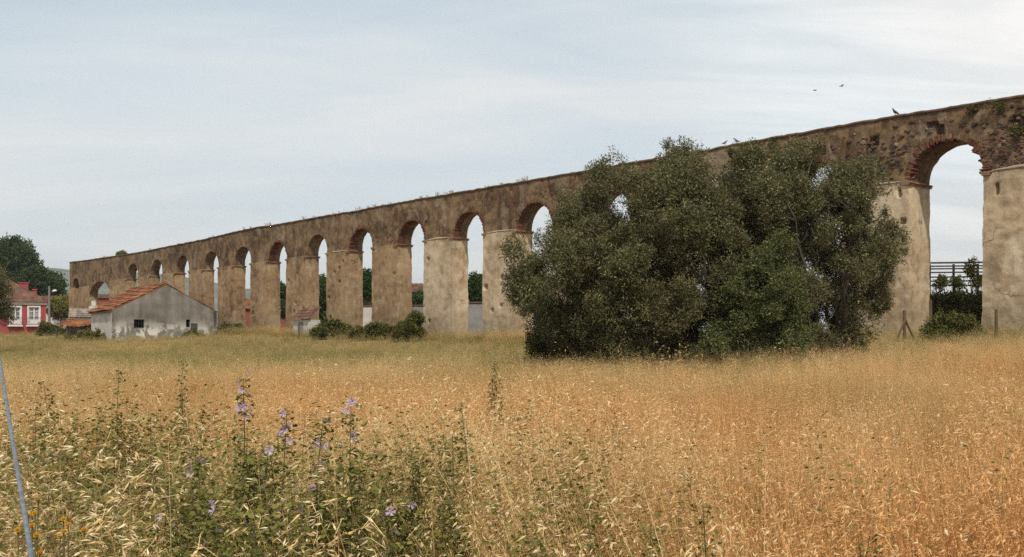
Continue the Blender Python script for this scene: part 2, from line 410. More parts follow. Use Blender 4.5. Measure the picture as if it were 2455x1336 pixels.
M['weedstem'] = simple('weed_stem', (0.07, 0.055, 0.03), (0.17, 0.15, 0.07), 20)
M['petal'] = leafmat('lilac_petal', [(0, (0.34, 0.23, 0.36)), (0.5, (0.46, 0.34, 0.47)), (1, (0.6, 0.48, 0.58))], 0.35, 0.6)
M['yellow'] = leafmat('yellow_petal', [(0, (0.36, 0.16, 0.012)), (1, (0.58, 0.29, 0.025))], 0.3, 0.6)
M['drywed'] = leafmat('dry_weed', [(0, (0.20, 0.12, 0.06)), (0.6, (0.34, 0.21, 0.11)), (1, (0.48, 0.35, 0.2))], 0.25, 0.7)
DRY = [(0, (0.25, 0.132, 0.046)), (0.35, (0.47, 0.277, 0.102)), (0.7, (0.69, 0.46, 0.195)), (1, (0.84, 0.665, 0.37))]
GRN = [(0, (0.085, 0.085, 0.017)), (0.5, (0.16, 0.15, 0.034)), (1, (0.29, 0.25, 0.075))]
M['straw'] = grassmat('straw', DRY, GRN)
M['husk'] = grassmat('oat_husk', [(0, (0.60, 0.40, 0.175)), (0.5, (0.77, 0.57, 0.285)), (0.8, (0.85, 0.70, 0.42)), (1, (0.89, 0.81, 0.58))],
                     [(0, (0.33, 0.29, 0.11)), (1, (0.5, 0.43, 0.19))], 0.3, 0.45)

# ------------------------------------------------------------------ ground, hill
def soil():
    m, nt = new_mat('field_soil')
    p = nd(nt, 'ShaderNodeNewGeometry').outputs['Position']
    n = noise(nt, p, 0.25, 8, 0.65); n2 = noise(nt, p, 6, 6, 0.7)
    c = ramp(nt, mth(nt, 'ADD', mth(nt, 'MULTIPLY', n, 0.55), mth(nt, 'MULTIPLY', n2, 0.45)), [(0.35, (0.13, 0.085, 0.04)), (0.5, (0.23, 0.16, 0.075)), (0.65, (0.30, 0.23, 0.10))])
    finish(nt, c, 0.95, n2, 0.7, 0.05, 0.05)
    return m
M['soil'] = soil()
def axis(lims):
    a = []
    for (x0, x1, s) in lims: a += list(np.arange(x0, x1, s))
    return np.array(a + [lims[-1][1]])
gx = axis([(-6000, -600, 600), (-600, -100, 50), (-100, 60, 2.0), (60, 600, 54), (600, 6000, 600)])
gy = axis([(-6000, -300, 950), (-300, -10, 29), (-10, 150, 2.0), (150, 900, 75), (900, 7000, 610)])
GX, GY = np.meshgrid(gx, gy)
GZ = ground_z(GX, GY)
def grid_q(nx, ny):
    i = np.arange((ny - 1) * nx).reshape(ny - 1, nx)[:, :-1].ravel()
    return np.stack([i, i + 1, i + nx + 1, i + nx], 1)
go = link(bpy.data.objects.new('ground', mesh_np('ground', np.stack([GX.ravel(), GY.ravel(), GZ.ravel()], 1), grid_q(len(gx), len(gy)), M['soil'], True)))
tag(go, 'dry field ground rising gently to the aqueduct', None, None, 'structure')

def hillmat():
    m, nt = new_mat('hill_scrub')
    p = nd(nt, 'ShaderNodeNewGeometry').outputs['Position']
    n = noise(nt, p, 0.012, 9, 0.7)
    finish(nt, ramp(nt, n, [(0.38, (0.045, 0.06, 0.035)), (0.6, (0.12, 0.125, 0.07))]), 0.95, n, 0.6, 8.0, 0.05)
    return m
M['hill'] = hillmat()
hx = np.linspace(-2600, 500, 90); hy = np.linspace(-450, 700, 24)
HX, HYY = np.meshgrid(hx, hy)
crest = np.interp(hx, [-2600, -1800, -1250, -1130, -900, -700, -560, -300, 0, 500], [60, 130, 170, 178, 160, 138, 128, 70, 20, 2])
prof = np.clip(1 - np.abs(hy / np.where(hy < 0, 450, 700)) ** 1.5, 0, 1)
HZ = prof[:, None] * crest[None, :]
HZ = HZ * (1 + 0.10 * fbm(np.stack([HX.ravel() / 260, HYY.ravel() / 260, HX.ravel() * 0], 1), 5, 4).reshape(HX.shape)) - 2
tag(link(bpy.data.objects.new('hill', mesh_np('hill', np.stack([HX.ravel(), HYY.ravel() + 2500, HZ.ravel() + 2], 1), grid_q(90, 24), M['hill'], True))),
    'distant blue hill beyond the aqueduct', None, None, 'structure')

# ------------------------------------------------------------------ the aqueduct
TW = 2.0
def tw(u): return np.interp(np.asarray(u, float) / PER, [0.6, 2.5, 5, 8, 13], [1.9, 1.4, 1.25, 1.12, 0.95])
UEND = PER * 17.42
AQ = thing('aqueduct', 'long weathered stone and plaster aqueduct on tall arched piers crossing the field', 'aqueduct',
           (X0, Z0, 0), math.pi / 2 + TH)
def disp(p, amp=1.0):
    d = np.stack([fbm(p * 0.7, 11, 2) * 0.02 + fbm(p * 3.1, 21, 3) * 0.022,
                  fbm(p * 0.7, 31, 2) * 0.035 + fbm(p * 3.1, 41, 3) * 0.025,
                  fbm(p * 2.0, 51, 2) * 0.02], 1)
    return p + d * amp
# openings: (u right edge, u left edge, springing z, rise)
ZI = 8.6
OPEN = []
for n in range(-3, 15):
    zs = ZI + (0.0 if n < 9 else -0.12)
    OPEN.append((n * PER, n * PER + 0.495 * PER, zs + random.Random(n).uniform(-0.05, 0.05), 1.66, n))
OPEN.append((15.31 * PER, 16.33 * PER, 6.75, 1.75, 15))
OPEN.append((16.88 * PER, 17.25 * PER, 8.1, 1.2, 16))
UST = -3.4 * PER
def ztop(u): return np.interp(u / PER, [-4, 10.3, 11.5, 14, 17.5], [11.63, 11.63, 11.4, 11.15, 11.36])
HOLES = []
for (px, py, w, h) in [(2255, 315, .42, .5), (2095, 338, .4, .45), (1970, 361, .34, .42), (2160, 463, .14, .42), (2392, 454, .16, .42),
                       (2166, 532, .26, .26), (2170, 607, .26, .26), (1168, 690, .3, .3), (1108, 688, .08, .1),
                       (2235, 300, .5, .25), (2440, 300, .5, .9), (908, 470, .2, .2)]:
    u, z = WL(px, py); HOLES.append((u, z, w, h))
rr = random.Random(5)
for k in range(70):
    u = rr.uniform(4.6, 13.5) * PER
    HOLES.append((u, rr.uniform(2.6, 8.2), rr.uniform(.12, .28), rr.uniform(.1, .25)))
def hole_y(u, z):
    y = np.zeros_like(u)
    for (hu, hz, w, h) in HOLES:
        mk = (np.abs(u - hu) < w / 2) & (np.abs(z - hz) < h / 2)
        y[mk] = -0.32
    return y
def step_of(u): return 0.065 if u < 26 else (0.10 if u < 60 else 0.16)
class G:
    """collects structured grid patches into one mesh"""
    def __init__(self): self.V = []; self.Q = []; self.n = 0
    def patch(self, A, flip=False):
        ny, nx = A.shape[:2]
        q = grid_q(nx, ny)
        if flip: q = q[:, ::-1]
        self.V.append(A.reshape(-1, 3)); self.Q.append(q + self.n); self.n += nx * ny
    def build(self, name, mat, parent, amp=1.0, holes=True):
        V = np.concatenate(self.V); Q = np.concatenate(self.Q)
        fr = V[:, 1] > -0.02
        hy_ = np.zeros(len(V))
        if holes: hy_[fr] = hole_y(V[fr, 0], V[fr, 2])
        V2 = disp(V, amp)
        V2[:, 1] += hy_
        return link(bpy.data.objects.new(name, mesh_np(name, V2, Q, mat, False)), parent)
def lerp_grid(a, b, n):     # a,b: (nx,3) -> n rows
    t = np.linspace(0, 1, n)[:, None, None]
    return a[None] * (1 - t) + b[None] * t
# upper wall
up = G()
edges = [UST] + [e for o in OPEN for e in (o[0], o[1])] + [UEND]
def pier_z(i):      # z where upper wall starts over pier interval i (0 = before first opening)
    zs = []
    if i > 0: zs.append(OPEN[i - 1][2])
    if i < len(OPEN): zs.append(OPEN[i][2])
    return zs
def strip(us, zb, name_flip=None):
    zt = ztop(us)
    s = step_of(us.mean())
    nr = max(6, int(3.0 / s))
    for y, flip in ((0.0, True), (-TW, False)):
        nr2 = max(4, nr // 3) if y < 0 else nr
        yy = -tw(us) if y < 0 else 0 * us
        a = np.stack([us, yy, zb], 1); b = np.stack([us, yy, zt], 1)
        up.patch(lerp_grid(a, b, nr2), flip)
for i in range(len(OPEN) + 1):
    a = edges[2 * i]; b = edges[2 * i + 1]
    n = max(3, int((b - a) / step_of(a)))
    us = np.linspace(a, b, n)
    strip(us, 0 * us + max(pier_z(i)) - 0.02)
ARCH_W = 0.13
def arch_pts(o, n):
    a, b, zs, rise, k = o
    ph = np.linspace(0, math.pi, n)
    hw = (b - a) / 2
    u = (a + b) / 2 - hw * np.cos(ph)
    z = zs + rise * np.sin(ph) ** 0.95
    return u, z
for o in OPEN:
    n = max(14, int((o[1] - o[0] + o[3]) * 1.3 / step_of(o[0])))
    u, z = arch_pts(o, n)
    strip(u, z)
    ny = 12 if o[0] < 30 else 6
    a = np.stack([u, np.zeros_like(u), z], 1); b = np.stack([u, -tw(u), z], 1)
    up.patch(lerp_grid(a, b, ny), False)
# end caps
for ue, fl in ((UST, False), (UEND, True)):
    zz = np.linspace(0, 1, 24)
    a = np.stack([np.full(24, ue), np.zeros(24), 1.0 + zz * (ztop(ue) - 1.0)], 1); b = a.copy(); b[:, 1] = -tw(ue)
    up.patch(lerp_grid(a, b, 8), fl)
up.build('wall', M['upper'], AQ)

# piers
def pier(a, b, z1, mat, zledge):
    g = G()
    s = step_of(a)
    pr = 0.07
    TW = float(tw((a + b) / 2))
    nu = max(4, int((b - a) / s)); nz = max(8, int((z1 - 0.6) / s)); nd_ = max(4, int(TW / (s * 1.3)))
    us = np.linspace(a, b, nu); zs = np.linspace(0.9, 1, nz)
    zs = np.linspace(0.8, 1.0, nz); zs = 0.8 + (z1 - 0.8) * np.linspace(0, 1, nz)
    bat = 0.10
    def bt(z): return bat * (1 - (z - 1) / (z1 - 1))
    U, Zg = np.meshgrid(us, zs)
    yf = pr + bt(Zg)
    g.patch(np.stack([U, yf, Zg], 2), True)
    g.patch(np.stack([U, -TW - pr + 0 * Zg, Zg], 2), False)
    vs = np.linspace(0, 1, nd_)
    Vv, Zg = np.meshgrid(vs, zs)
    Y = (pr + bt(Zg)) * (1 - Vv) + (-TW - pr) * Vv
    g.patch(np.stack([0 * Y + a, Y, Zg], 2), False)
    g.patch(np.stack([0 * Y + b, Y, Zg], 2), True)
    U, Vv = np.meshgrid(us, np.linspace(0, 1, 8))
    Y = pr * (1 - Vv) + (-TW - pr) * Vv
    g.patch(np.stack([U, Y, 0 * Y + z1], 2), True)
    return g.build('pier', mat, AQ)
cream = {0: True, 1: True, 2: True, 3: True, 4: True, 5: True, 6: False}
for i in range(1, len(OPEN)):
    a, b = OPEN[i - 1][1], OPEN[i][0]
    zz = max(OPEN[i - 1][2], OPEN[i][2])
    k = OPEN[i - 1][4]
    pier(a, b, zz + 0.03, M['pale_pier'] if k <= 5 else M['pier'], 0)
pier(UST, OPEN[0][0], ZI, M['pale_pier'], 0)
pier(OPEN[-1][1], UEND, 8.13, M['pier'], 0)
# jamb piece where the springings differ
# blind niche at the far end: the opening is walled up, flush below and set back under its arch
g = G()
u0, u1 = OPEN[-1][0], OPEN[-1][1]
for (ya, z0_, z1_) in ((-0.10, 0.8, 8.0), (-0.75, 7.9, 9.5)):
    U, Zg = np.meshgrid(np.linspace(u0 - .1, u1 + .1, 12), np.linspace(z0_, z1_, 40)); g.patch(np.stack([U, 0 * U + ya, Zg], 2), True)
U, Y = np.meshgrid(np.linspace(u0 - .1, u1 + .1, 12), np.linspace(-0.10, -0.75, 5)); g.patch(np.stack([U, Y, 0 * U + 8.0], 2), True)
g.build('niche', M['pier'], AQ, 1.0, False)

# brick arch rings, voussoir by voussoir
def ring(o, jag, r):
    mb = MB()
    a, b, zs, rise, k = o
    cu = (a + b) / 2; hw = (b - a) / 2
    L = math.pi * (hw + rise) / 2
    nb = int(L / 0.085)
    th = {0: 0.25, 1: 0.25, 2: 0.22, 3: 0.22}.get(k, 0.15)
    for j in range(nb):
        ph = math.pi * (j + 0.5) / nb
        if r.random() < 0.04: continue
        c = Vector((cu - hw * math.cos(ph), 0, zs + rise * math.sin(ph) ** 0.95))
        nrm = Vector((-math.cos(ph) / hw, 0, math.sin(ph) / rise)).normalized()
        tan = Vector((nrm.z, 0, -nrm.x))
        Mx = Matrix((( nrm.x, 0, tan.x, c.x), (0, 1, 0, 0), (nrm.z, 0, tan.z, c.z), (0, 0, 0, 1)))
        lo = -0.05 + r.uniform(-0.03, 0.035) * jag
        if jag >= 2 and ph < 1.0: lo += r.choice((-0.07, 0.06, -0.1, 0.03))
        mb.box(lo, th + r.uniform(-.03, .03), -0.55, 0.012 + r.uniform(-0.03, 0.035), -0.031, 0.031, 0, Mx, 0.006)
    mb.build('arch_ring', M['brick'], AQ)
r = random.Random(3)
for o in OPEN:
    k = o[4]
    if k in (-3, -2, -1, 0, 1, 2, 3, 4, 5, 6, 7, 9): ring(o, {0: 2.0, 4: 1.4, 7: 1.4, 9: 1.5, 5: 1.2}.get(k, 1.0), r)
# imposts: two thin brick courses at each springing
for o in OPEN[:-2]:
    for side, ue in ((-1, o[0]), (1, o[1])):
        mb = MB()
        for c, (zz, ex) in enumerate(((-0.13, 0.05), (-0.05, 0.11))):
            y = -float(tw(ue)) - 0.12
            while y < 0.16:
                yl = min(y + r.uniform(0.25, 0.32), 0.17)
                mb_u0 = ue - side * (ex + r.uniform(-.015, .02)); mb_u1 = ue + side * r.uniform(0.28, 0.42)
                mb.box(min(mb_u0, mb_u1), max(mb_u0, mb_u1), y, yl - 0.008, o[2] + zz, o[2] + zz + 0.07, 0, None, 0.008)
                y = yl
        mb.build('impost', M['impost'] if o[4] in (7, 6, 5, 0, 4, 3, 2, 1, 9) else M['pier'], AQ)
# ledges of render sloping from pier top to the wall
def ledge(a, b, z, hmax, seed):
    nu = max(6, int((b - a) / 0.12))
    us = np.linspace(a + 0.38, b - 0.38, nu)
    base = np.stack([us, us * 0 + 0, us * 0], 1)
    hh = hmax * (0.35 + 0.65 * np.sin(np.linspace(0, math.pi, nu))) * (1 + 0.25 * vnoise(base * 1.3, seed))
    rows = []
    for (y, f) in ((0.085, -0.03), (0.10, 0.02), (0.085, 0.5), (0.05, 0.9), (-0.03, 1.05)):
        rows.append(np.stack([us, np.full_like(us, y), z + hh * f], 1))
    g = G(); g.patch(np.stack(rows), True)
    g.build('ledge', M['ledge'], AQ, 0.8, False)
for i in range(1, len(OPEN) - 2):
    k = OPEN[i - 1][4]
    if -2 <= k <= 5 or k == 7:
        ledge(OPEN[i - 1][1], OPEN[i][0], max(OPEN[i - 1][2], OPEN[i][2]) + 0.02, 0.13 if k < 6 else 0.1, i)
# coping
cp = G()
us = np.arange(UST - 0.03, UEND + 0.06, 0.16)
jz = 0.022 * vnoise(np.stack([us * 3.7, us * 0, us * 0], 1), 9) + 0.03 * vnoise(np.stack([us * 0.25, us * 0, us * 0], 1), 19)
rows = []
for (y, k_, z) in ((0.02, 0, -0.07), (0.055, 0, -0.06), (0.06, 0, 0.03), (0.0, 0, 0.06), (0, -1, 0.06), (-0.08, -1, 0.02), (-0.08, -1, -0.1)):
    rows.append(np.stack([us, y + k_ * tw(us), ztop(us) + z + jz], 1))
cp.patch(np.stack(rows), True)
cp.build('coping', M['coping'], AQ, 0.8, False)
# rubble stones standing out where the render has gone
mb = MB()
r = random.Random(17)
def stone(u, z, w, h, d):
    V = []; Fs = []
    for j, (sc, y) in enumerate(((1.0, -0.05), (0.95, d * 0.55), (0.6, d))):
        for q in range(7):
            an = 2 * math.pi * q / 7 + 0.2
            rr_ = sc * (0.8 + 0.3 * r.random())
            V.append((u + w / 2 * rr_ * math.cos(an), y + r.uniform(-.01, .01), z + h / 2 * rr_ * math.sin(an)))
    for j in range(2):
        for q in range(7):
            Fs.append((j * 7 + q, j * 7 + (q + 1) % 7, (j + 1) * 7 + (q + 1) % 7, (j + 1) * 7 + q))
    Fs.append(tuple(14 + q for q in range(7)))
    mb.add(V, Fs)
def in_arch(u, z, pad=0.45):
    for o in OPEN:
        if o[0] - pad < u < o[1] + pad:
            x = (u - (o[0] + o[1]) / 2) / ((o[1] - o[0]) / 2 + pad)
            if z < o[2] + (o[3] + pad) * math.sqrt(max(0, 1 - x * x)): return True
    return False
placed = 0
while placed < 230:
    px = r.uniform(2030, 2475) if r.random() < 0.8 else r.uniform(1900, 2300)
    u, _ = WL(px, 400)
    z = r.uniform(8.85, 11.3)
    if r.random() < (z - 8.8) / 3.2: continue
    if in_arch(u, z): continue
    s = r.choice((0.06, 0.08, 0.1, 0.12, 0.16, 0.2, 0.26))
    stone(u, z, s * r.uniform(0.9, 1.6), s * r.uniform(0.6, 1.0), r.uniform(0.03, 0.075))
    placed += 1
for k in range(80):
    px = r.choice((1300, 1250, 1340, 1700, 1840, 905, 1015, 1480)) + r.uniform(-40, 40)
    u, _ = WL(px, 400); z = r.uniform(8.8, 10.9)
    if in_arch(u, z): continue
    s = r.uniform(0.07, 0.2); stone(u, z, s * 1.4, s, 0.04)
mb.build('rubble', M['stone'], AQ)['kind'] = 'stuff'

# ------------------------------------------------------------------ foliage
def pip(x, z, poly):
    inside = np.zeros(len(x), bool)
    n = len(poly)
    for i in range(n):
        x1, z1 = poly[i]; x2, z2 = poly[(i + 1) % n]
        c = ((z1 > z) != (z2 > z)) & (x < (x2 - x1) * (z - z1) / (z2 - z1 + 1e-12) + x1)
        inside ^= c
    return inside
def edist(x, z, poly):
    d = np.full(len(x), 1e9)
    n = len(poly)
    for i in range(n):
        a = np.array(poly[i]); b = np.array(poly[(i + 1) % n]); ab = b - a
        t = np.clip(((x - a[0]) * ab[0] + (z - a[1]) * ab[1]) / (ab @ ab + 1e-12), 0, 1)
        d = np.minimum(d, np.hypot(x - a[0] - t * ab[0], z - a[1] - t * ab[1]))
    return d
def leaves(rg, tips, axes, L, n, ll, lw, spread=0.9, droop=0.0):
    """n leaves along each twig (tips, axes: Nx3); one folded rhombus per leaf"""
    N = len(tips)
    k = N * n
    t = np.repeat(tips, n, 0); a = np.repeat(axes, n, 0)
    s = rg.uniform(-0.55, 0.55, k)[:, None] * L
    rd = rg.normal(size=(k, 3)); rd -= (rd * a).sum(1)[:, None] * a
    rd /= np.linalg.norm(rd, axis=1)[:, None] + 1e-9
    base = t + a * s + rd * 0.01
    d = a * rg.uniform(0.2, 1.0, k)[:, None] + rd * spread
    d[:, 2] -= droop
    d /= np.linalg.norm(d, axis=1)[:, None]
    w = np.cross(d, rg.normal(size=(k, 3))); w /= np.linalg.norm(w, axis=1)[:, None] + 1e-9
    l = ll * rg.uniform(0.6, 1.3, k)[:, None]; ww = lw * rg.uniform(0.7, 1.3, k)[:, None] / 2
    V = np.stack([base, base + d * l * 0.5 + w * ww, base + d * l, base + d * l * 0.5 - w * ww], 1).reshape(-1, 3)
    Q = np.arange(k * 4).reshape(-1, 4)
    return V, Q
def crown(rg, C, R, per, L, n, ll, lw, flat=1.0, upb=0.35, **kw):
    """C: blob centres, R: radii; twigs mostly on the outside of each blob"""
    k = len(C) * per
    c = np.repeat(C, per, 0); rad = np.repeat(R, per)
    d = rg.normal(size=(k, 3)); d /= np.linalg.norm(d, axis=1)[:, None]
    q = rg.random(k) ** 0.3
    lump = 1 + 0.28 * fbm(c * 1.3 + d * 1.6, 71, 2)
    off = d * (rad * q * lump)[:, None]; off[:, 2] *= flat
    ax = d + np.array([0, 0, upb]) + rg.normal(size=(k, 3)) * 0.35
    ax /= np.linalg.norm(ax, axis=1)[:, None]
    return leaves(rg, c + off, ax, L, n, ll, lw, **kw)
def plant(name, label, cat, poly, Z, depth, nb, rb, per, L, n, ll, lw, mat, stems, seed, holes=(), rag=0, gap=-9.0, group=None, stem_r=0.12,
          EDK=0.6, bark='bark', cname='crown', tname='trunk', flat=1.0, upb=0.6, keep=None, fork=True):
    """a tree or shrub: the crown fills the outline at its true distance and has the given depth"""
    rg = np.random.default_rng(seed); rd = random.Random(seed)
    W_ = [((px - CX) / F * Z, EYE + (HY - py) / F * Z) for px, py in poly]
    xs = [p[0] for p in W_]; zs = [p[1] for p in W_]
    C = []; R = []
    tries = 0
    while len(C) < nb and tries < 400:
        tries += 1
        x = rg.uniform(min(xs), max(xs), 200); z = rg.uniform(min(zs), max(zs), 200)
        r_ = rb * rg.uniform(0.6, 1.25, 200)
        ok = pip(x, z, W_); ed = edist(x, z, W_)
        ok &= ed > r_ * EDK
        for i in np.nonzero(ok)[0]:
            if len(C) >= nb: break
            fr = min(ed[i] / (0.42 * min(max(xs) - min(xs), max(zs) - min(zs))), 1)
            dy = depth * math.sqrt(max(0.05, 1 - (1 - fr) ** 2))
            y = Z + rg.uniform(-1, 1) * dy
            sc = y / Z
            bad = False
            for (hpx, hpy, hr) in holes:
                hx_ = (hpx - CX) / F * Z; hz_ = EYE + (HY - hpy) / F * Z
                if math.hypot(x[i] - hx_, z[i] - hz_) < hr / F * Z + r_[i] * 0.45: bad = True
            if bad: continue
            if any((x[i] - c[0]) ** 2 + (y - c[1]) ** 2 + (z[i] - c[2]) ** 2 < (0.45 * r_[i]) ** 2 for c in C[-60:]): continue
            C.append((x[i], y, z[i])); R.append(r_[i])
    C = np.array(C); R = np.array(R)
    if gap > -5:          # natural hollows in the crown
        ok = fbm(C * 0.75, seed, 2) > gap; C = C[ok]; R = R[ok]
    if rag:               # loose shoots breaking the outline
        k = len(C); a_ = rg.normal(size=(rag, 3)); a_[:, 2] = np.abs(a_[:, 2]) * 0.8 - 0.1; a_ /= np.linalg.norm(a_, axis=1)[:, None]
        i_ = rg.integers(0, k, rag)
        C2 = C[i_] + a_ * (R[i_] * rg.uniform(0.85, 1.28, rag))[:, None]; R2 = rg.uniform(0.07, 0.2, rag)
        keep2 = np.ones(rag, bool)
        for (hpx, hpy, hr) in holes: keep2 &= np.hypot(C2[:, 0] - (hpx - CX) / F * Z, C2[:, 2] - EYE - (HY - hpy) / F * Z) > hr / F * Z
        C = np.concatenate([C, C2[keep2]]); R = np.concatenate([R, R2[keep2]])
    bx = sum(s[0] for s in stems) / len(stems)
    B = Vector(((bx - CX) / F * Z, Z, 0)); B.z = gz(B.x, B.y)
    t = thing(name, label, cat, B, 0, group)
    small = R < 0.23 if rag else np.zeros(len(R), bool)
    V, Q = crown(rg, C[~small], R[~small], per, L, n, ll, lw, flat, upb)
    if small.any():
        Va, Qa = crown(rg, C[small], R[small], per // 6, L, n, ll, lw, 1.6, 0.9)
        Q = np.concatenate([Q, Qa + len(V)]); V = np.concatenate([V, Va])
    V = V - np.array(B)
    gl = V[:, 2].reshape(-1, 4).min(1) > 0.0
    o = link(bpy.data.objects.new(cname, mesh_np(cname, V, Q[gl], mat)), t)
    # wood
    wb = MB()
    limbs = []
    for (spx, dz) in stems:
        b = Vector(((spx - CX) / F * Z, Z + dz, 0)); b.z = gz(b.x, b.y) - 0.1
        for q in range(rd.choice((2, 3)) if fork else 1):
            near = [i for i in range(len(C)) if abs(C[i][0] - b.x) < (max(xs) - min(xs)) * 0.35]
            tg = Vector(C[rd.choice(near)] if near else C[rd.randrange(len(C))])
            tg.z = max(tg.z, b.z + 0.65 * (max(zs) - b.z)) - 0.2 if q == 0 else tg.z
            pts = []
            for k in range(8):
                s = k / 7
                p = b.lerp(tg, s); p.z = b.z + (tg.z - b.z) * (s ** 0.8)
                p += Vector((rd.uniform(-1, 1), rd.uniform(-1, 1), 0)) * 0.09 * (tg - b).length * (s * (1 - s)) * 2
                pts.append(p)
            limbs.append(pts)
            wb.tube([p - B for p in pts], [stem_r * (1 - 0.85 * k / 7) for k in range(8)], 7)
    nodes = [p for l in limbs for p in l[1:]]
    for i in range(len(C)):
        c = Vector(C[i])
        cand = [p for p in nodes if p.z < c.z + 0.1] or nodes
        p0 = min(cand, key=lambda p: (p - c).length)
        if (c - p0).length > 1.3 and Z < 40 or (Z < 40 and abs(c.z - p0.z) < 0.45 * (c - p0).length and (c - p0).length > .7): continue
        mid = p0.lerp(c, 0.5) + Vector((rd.uniform(-.1, .1), rd.uniform(-.1, .1), -0.08)) * (c - p0).length
        wb.tube([p0 - B, mid - B, c - B], [stem_r * 0.32, stem_r * 0.2, stem_r * 0.09], 5)
        for q in range(3):
            e = c + Vector((rd.gauss(0, 1), rd.gauss(0, 1), rd.gauss(0.3, 1))).normalized() * R[i] * 0.9
            wb.tube([c - B, e - B], [stem_r * 0.09, stem_r * 0.03], 4)
    wb.build(tname, M[bark], t, True)
    return t
polyA = [(1290, 800), (1250, 768), (1232, 742), (1200, 705), (1225, 660), (1196, 630), (1208, 580), (1235, 545), (1270, 530), (1300, 520), (1335, 515), (1343, 465), (1370, 435),
         (1400, 418), (1450, 395), (1500, 392), (1540, 400), (1600, 382), (1630, 345), (1654, 362), (1685, 400), (1725, 415), (1770, 520), (1790, 650), (1790, 890), (1450, 890), (1370, 865)]
polyB = [(1675, 432), (1722, 396), (1770, 370), (1850, 358), (1900, 345), (1930, 358), (1938, 395), (1990, 402), (2018, 340), (2042, 330), (2058, 385), (2084, 430), (2108, 465),
         (2130, 495), (2150, 555), (2146, 620), (2118, 655), (2144, 700), (2130, 760), (2095, 792), (2098, 845), (1900, 885), (1740, 885), (1690, 650)]
polyC = [(1752, 640), (1820, 596), (1880, 560), (1935, 578), (1962, 640), (1940, 720), (1955, 800), (1920, 885), (1690, 885), (1672, 790), (1712, 715)]
plant('olive_tree', 'broad dark wild olive tree with drooping left side, standing in the field before the aqueduct', 'tree', polyA, 30.5, 2.6, 300, 0.52, 150, 0.26, 9, 0.10, 0.027, M['olive'],
      [(1480, 0.3), (1560, -0.3), (1620, 0.4), (1690, 0)], 11, holes=[(1492, 478, 24), (1310, 655, 7), (1718, 446, 26)], rag=300, gap=-0.72, stem_r=0.11)
plant('olive_tree', 'olive tree with pale bare stems under its right side, nearest the last whole arch', 'tree', polyB, 31.0, 2.3, 230, 0.50, 150, 0.26, 9, 0.10, 0.027, M['olive'],
      [(1975, -0.4), (2000, 0.2), (1990, 0.5), (1830, 0.2)], 12, holes=[(1718, 446, 26), (1703, 575, 8), (1962, 414, 28), (1985, 525, 7), (2003, 690, 14), (1985, 775, 18)], rag=240, gap=-0.62, stem_r=0.10)
plant('shrub', 'blue green leafy shrub growing against the front of the olive trees', 'shrub', polyC, 28.6, 0.9, 75, 0.40, 110, 0.24, 9, 0.075, 0.028, M['bluegreen'],
      [(1800, 0), (1850, 0.2), (1760, 0)], 13, rag=40, stem_r=0.04, tname='stem')
plant('olive_tree', 'grey green olive tree cut by the left edge, in front of the pink house', 'tree',
      [(-90, 640), (-40, 628), (-8, 640), (8, 668), (24, 712), (14, 748), (-4, 775), (-90, 785)], 70, 1.8, 40, 0.75, 130, 0.4, 9, 0.15, 0.05, M['olive'], [(-30, 0)], 14, stem_r=0.2)
plant('pine_tree', 'tall round-headed dark pine behind the pink house', 'tree',
      [(-120, 575), (-40, 560), (10, 564), (50, 575), (80, 598), (100, 640), (92, 668), (40, 690), (-120, 690)], 185, 6, 60, 2.0, 110, 0.9, 8, 0.55, 0.2, M['pine'], [(-20, 0)], 15, stem_r=0.35, flat=0.8, fork=True)
plant('pine_tree', 'low spreading dark pine beside the street lamp', 'tree',
      [(20, 668), (60, 655), (105, 640), (135, 668), (158, 695), (150, 718), (60, 722), (20, 710)], 175, 4, 45, 1.5, 110, 0.8, 8, 0.45, 0.17, M['pine'], [(95, 0)], 16, stem_r=0.25, flat=0.8)
plant('leafy_tree', 'yellow green tree behind the street lamp, left of the aqueduct end', 'tree',
      [(122, 722), (140, 712), (158, 715), (172, 740), (168, 760), (125, 765)], 140, 1.6, 22, 0.9, 100, 0.6, 8, 0.3, 0.13, M['yellowleaf'], [(146, 0)], 17, stem_r=0.12)
plant('shrub', 'green shrub at the foot of the street lamp post', 'shrub', [(80, 825), (92, 786), (108, 768), (120, 777), (138, 785), (160, 790), (170, 825)], 112, 0.9, 40, 0.33, 100, 0.4, 8, 0.22, 0.1, M['bramble'], [(118, 0)], 18, stem_r=0.04, tname='stem')
bt = 'trees beyond the aqueduct'
plant('leafy_tree', 'green tree top seen through the seventh opening left of the olive, beside an orange roof', 'tree', [(640, 740), (645, 690), (670, 668), (695, 700), (700, 760), (640, 765)], 112, 1.5, 22, 0.8, 90, 0.5, 8, 0.28, 0.13, M['broad'], [(668, 0)], 19, group=bt)
plant('leafy_tree', 'tall green tree filling the gap right of the roofed lean-to pier', 'tree', [(745, 790), (748, 690), (765, 658), (790, 668), (800, 700), (795, 790)], 100, 1.5, 34, 0.75, 90, 0.5, 8, 0.26, 0.12, M['broad'], [(770, 0)], 20, group=bt)
plant('leafy_tree', 'bright green tree above the dark stone wall seen through an opening', 'tree', [(850, 720), (860, 668), (882, 645), (905, 660), (915, 720)], 94, 1.4, 28, 0.7, 90, 0.5, 8, 0.25, 0.12, M['broad'], [(880, 0)], 21, group=bt)
plant('leafy_tree', 'dark leafy bush on top of the grey yard wall beyond the arches', 'tree', [(1105, 735), (1118, 690), (1140, 655), (1165, 672), (1185, 700), (1190, 738)], 80, 1.2, 30, 0.55, 90, 0.45, 8, 0.22, 0.1, M['broad'], [(1140, 0)], 22, group=bt)
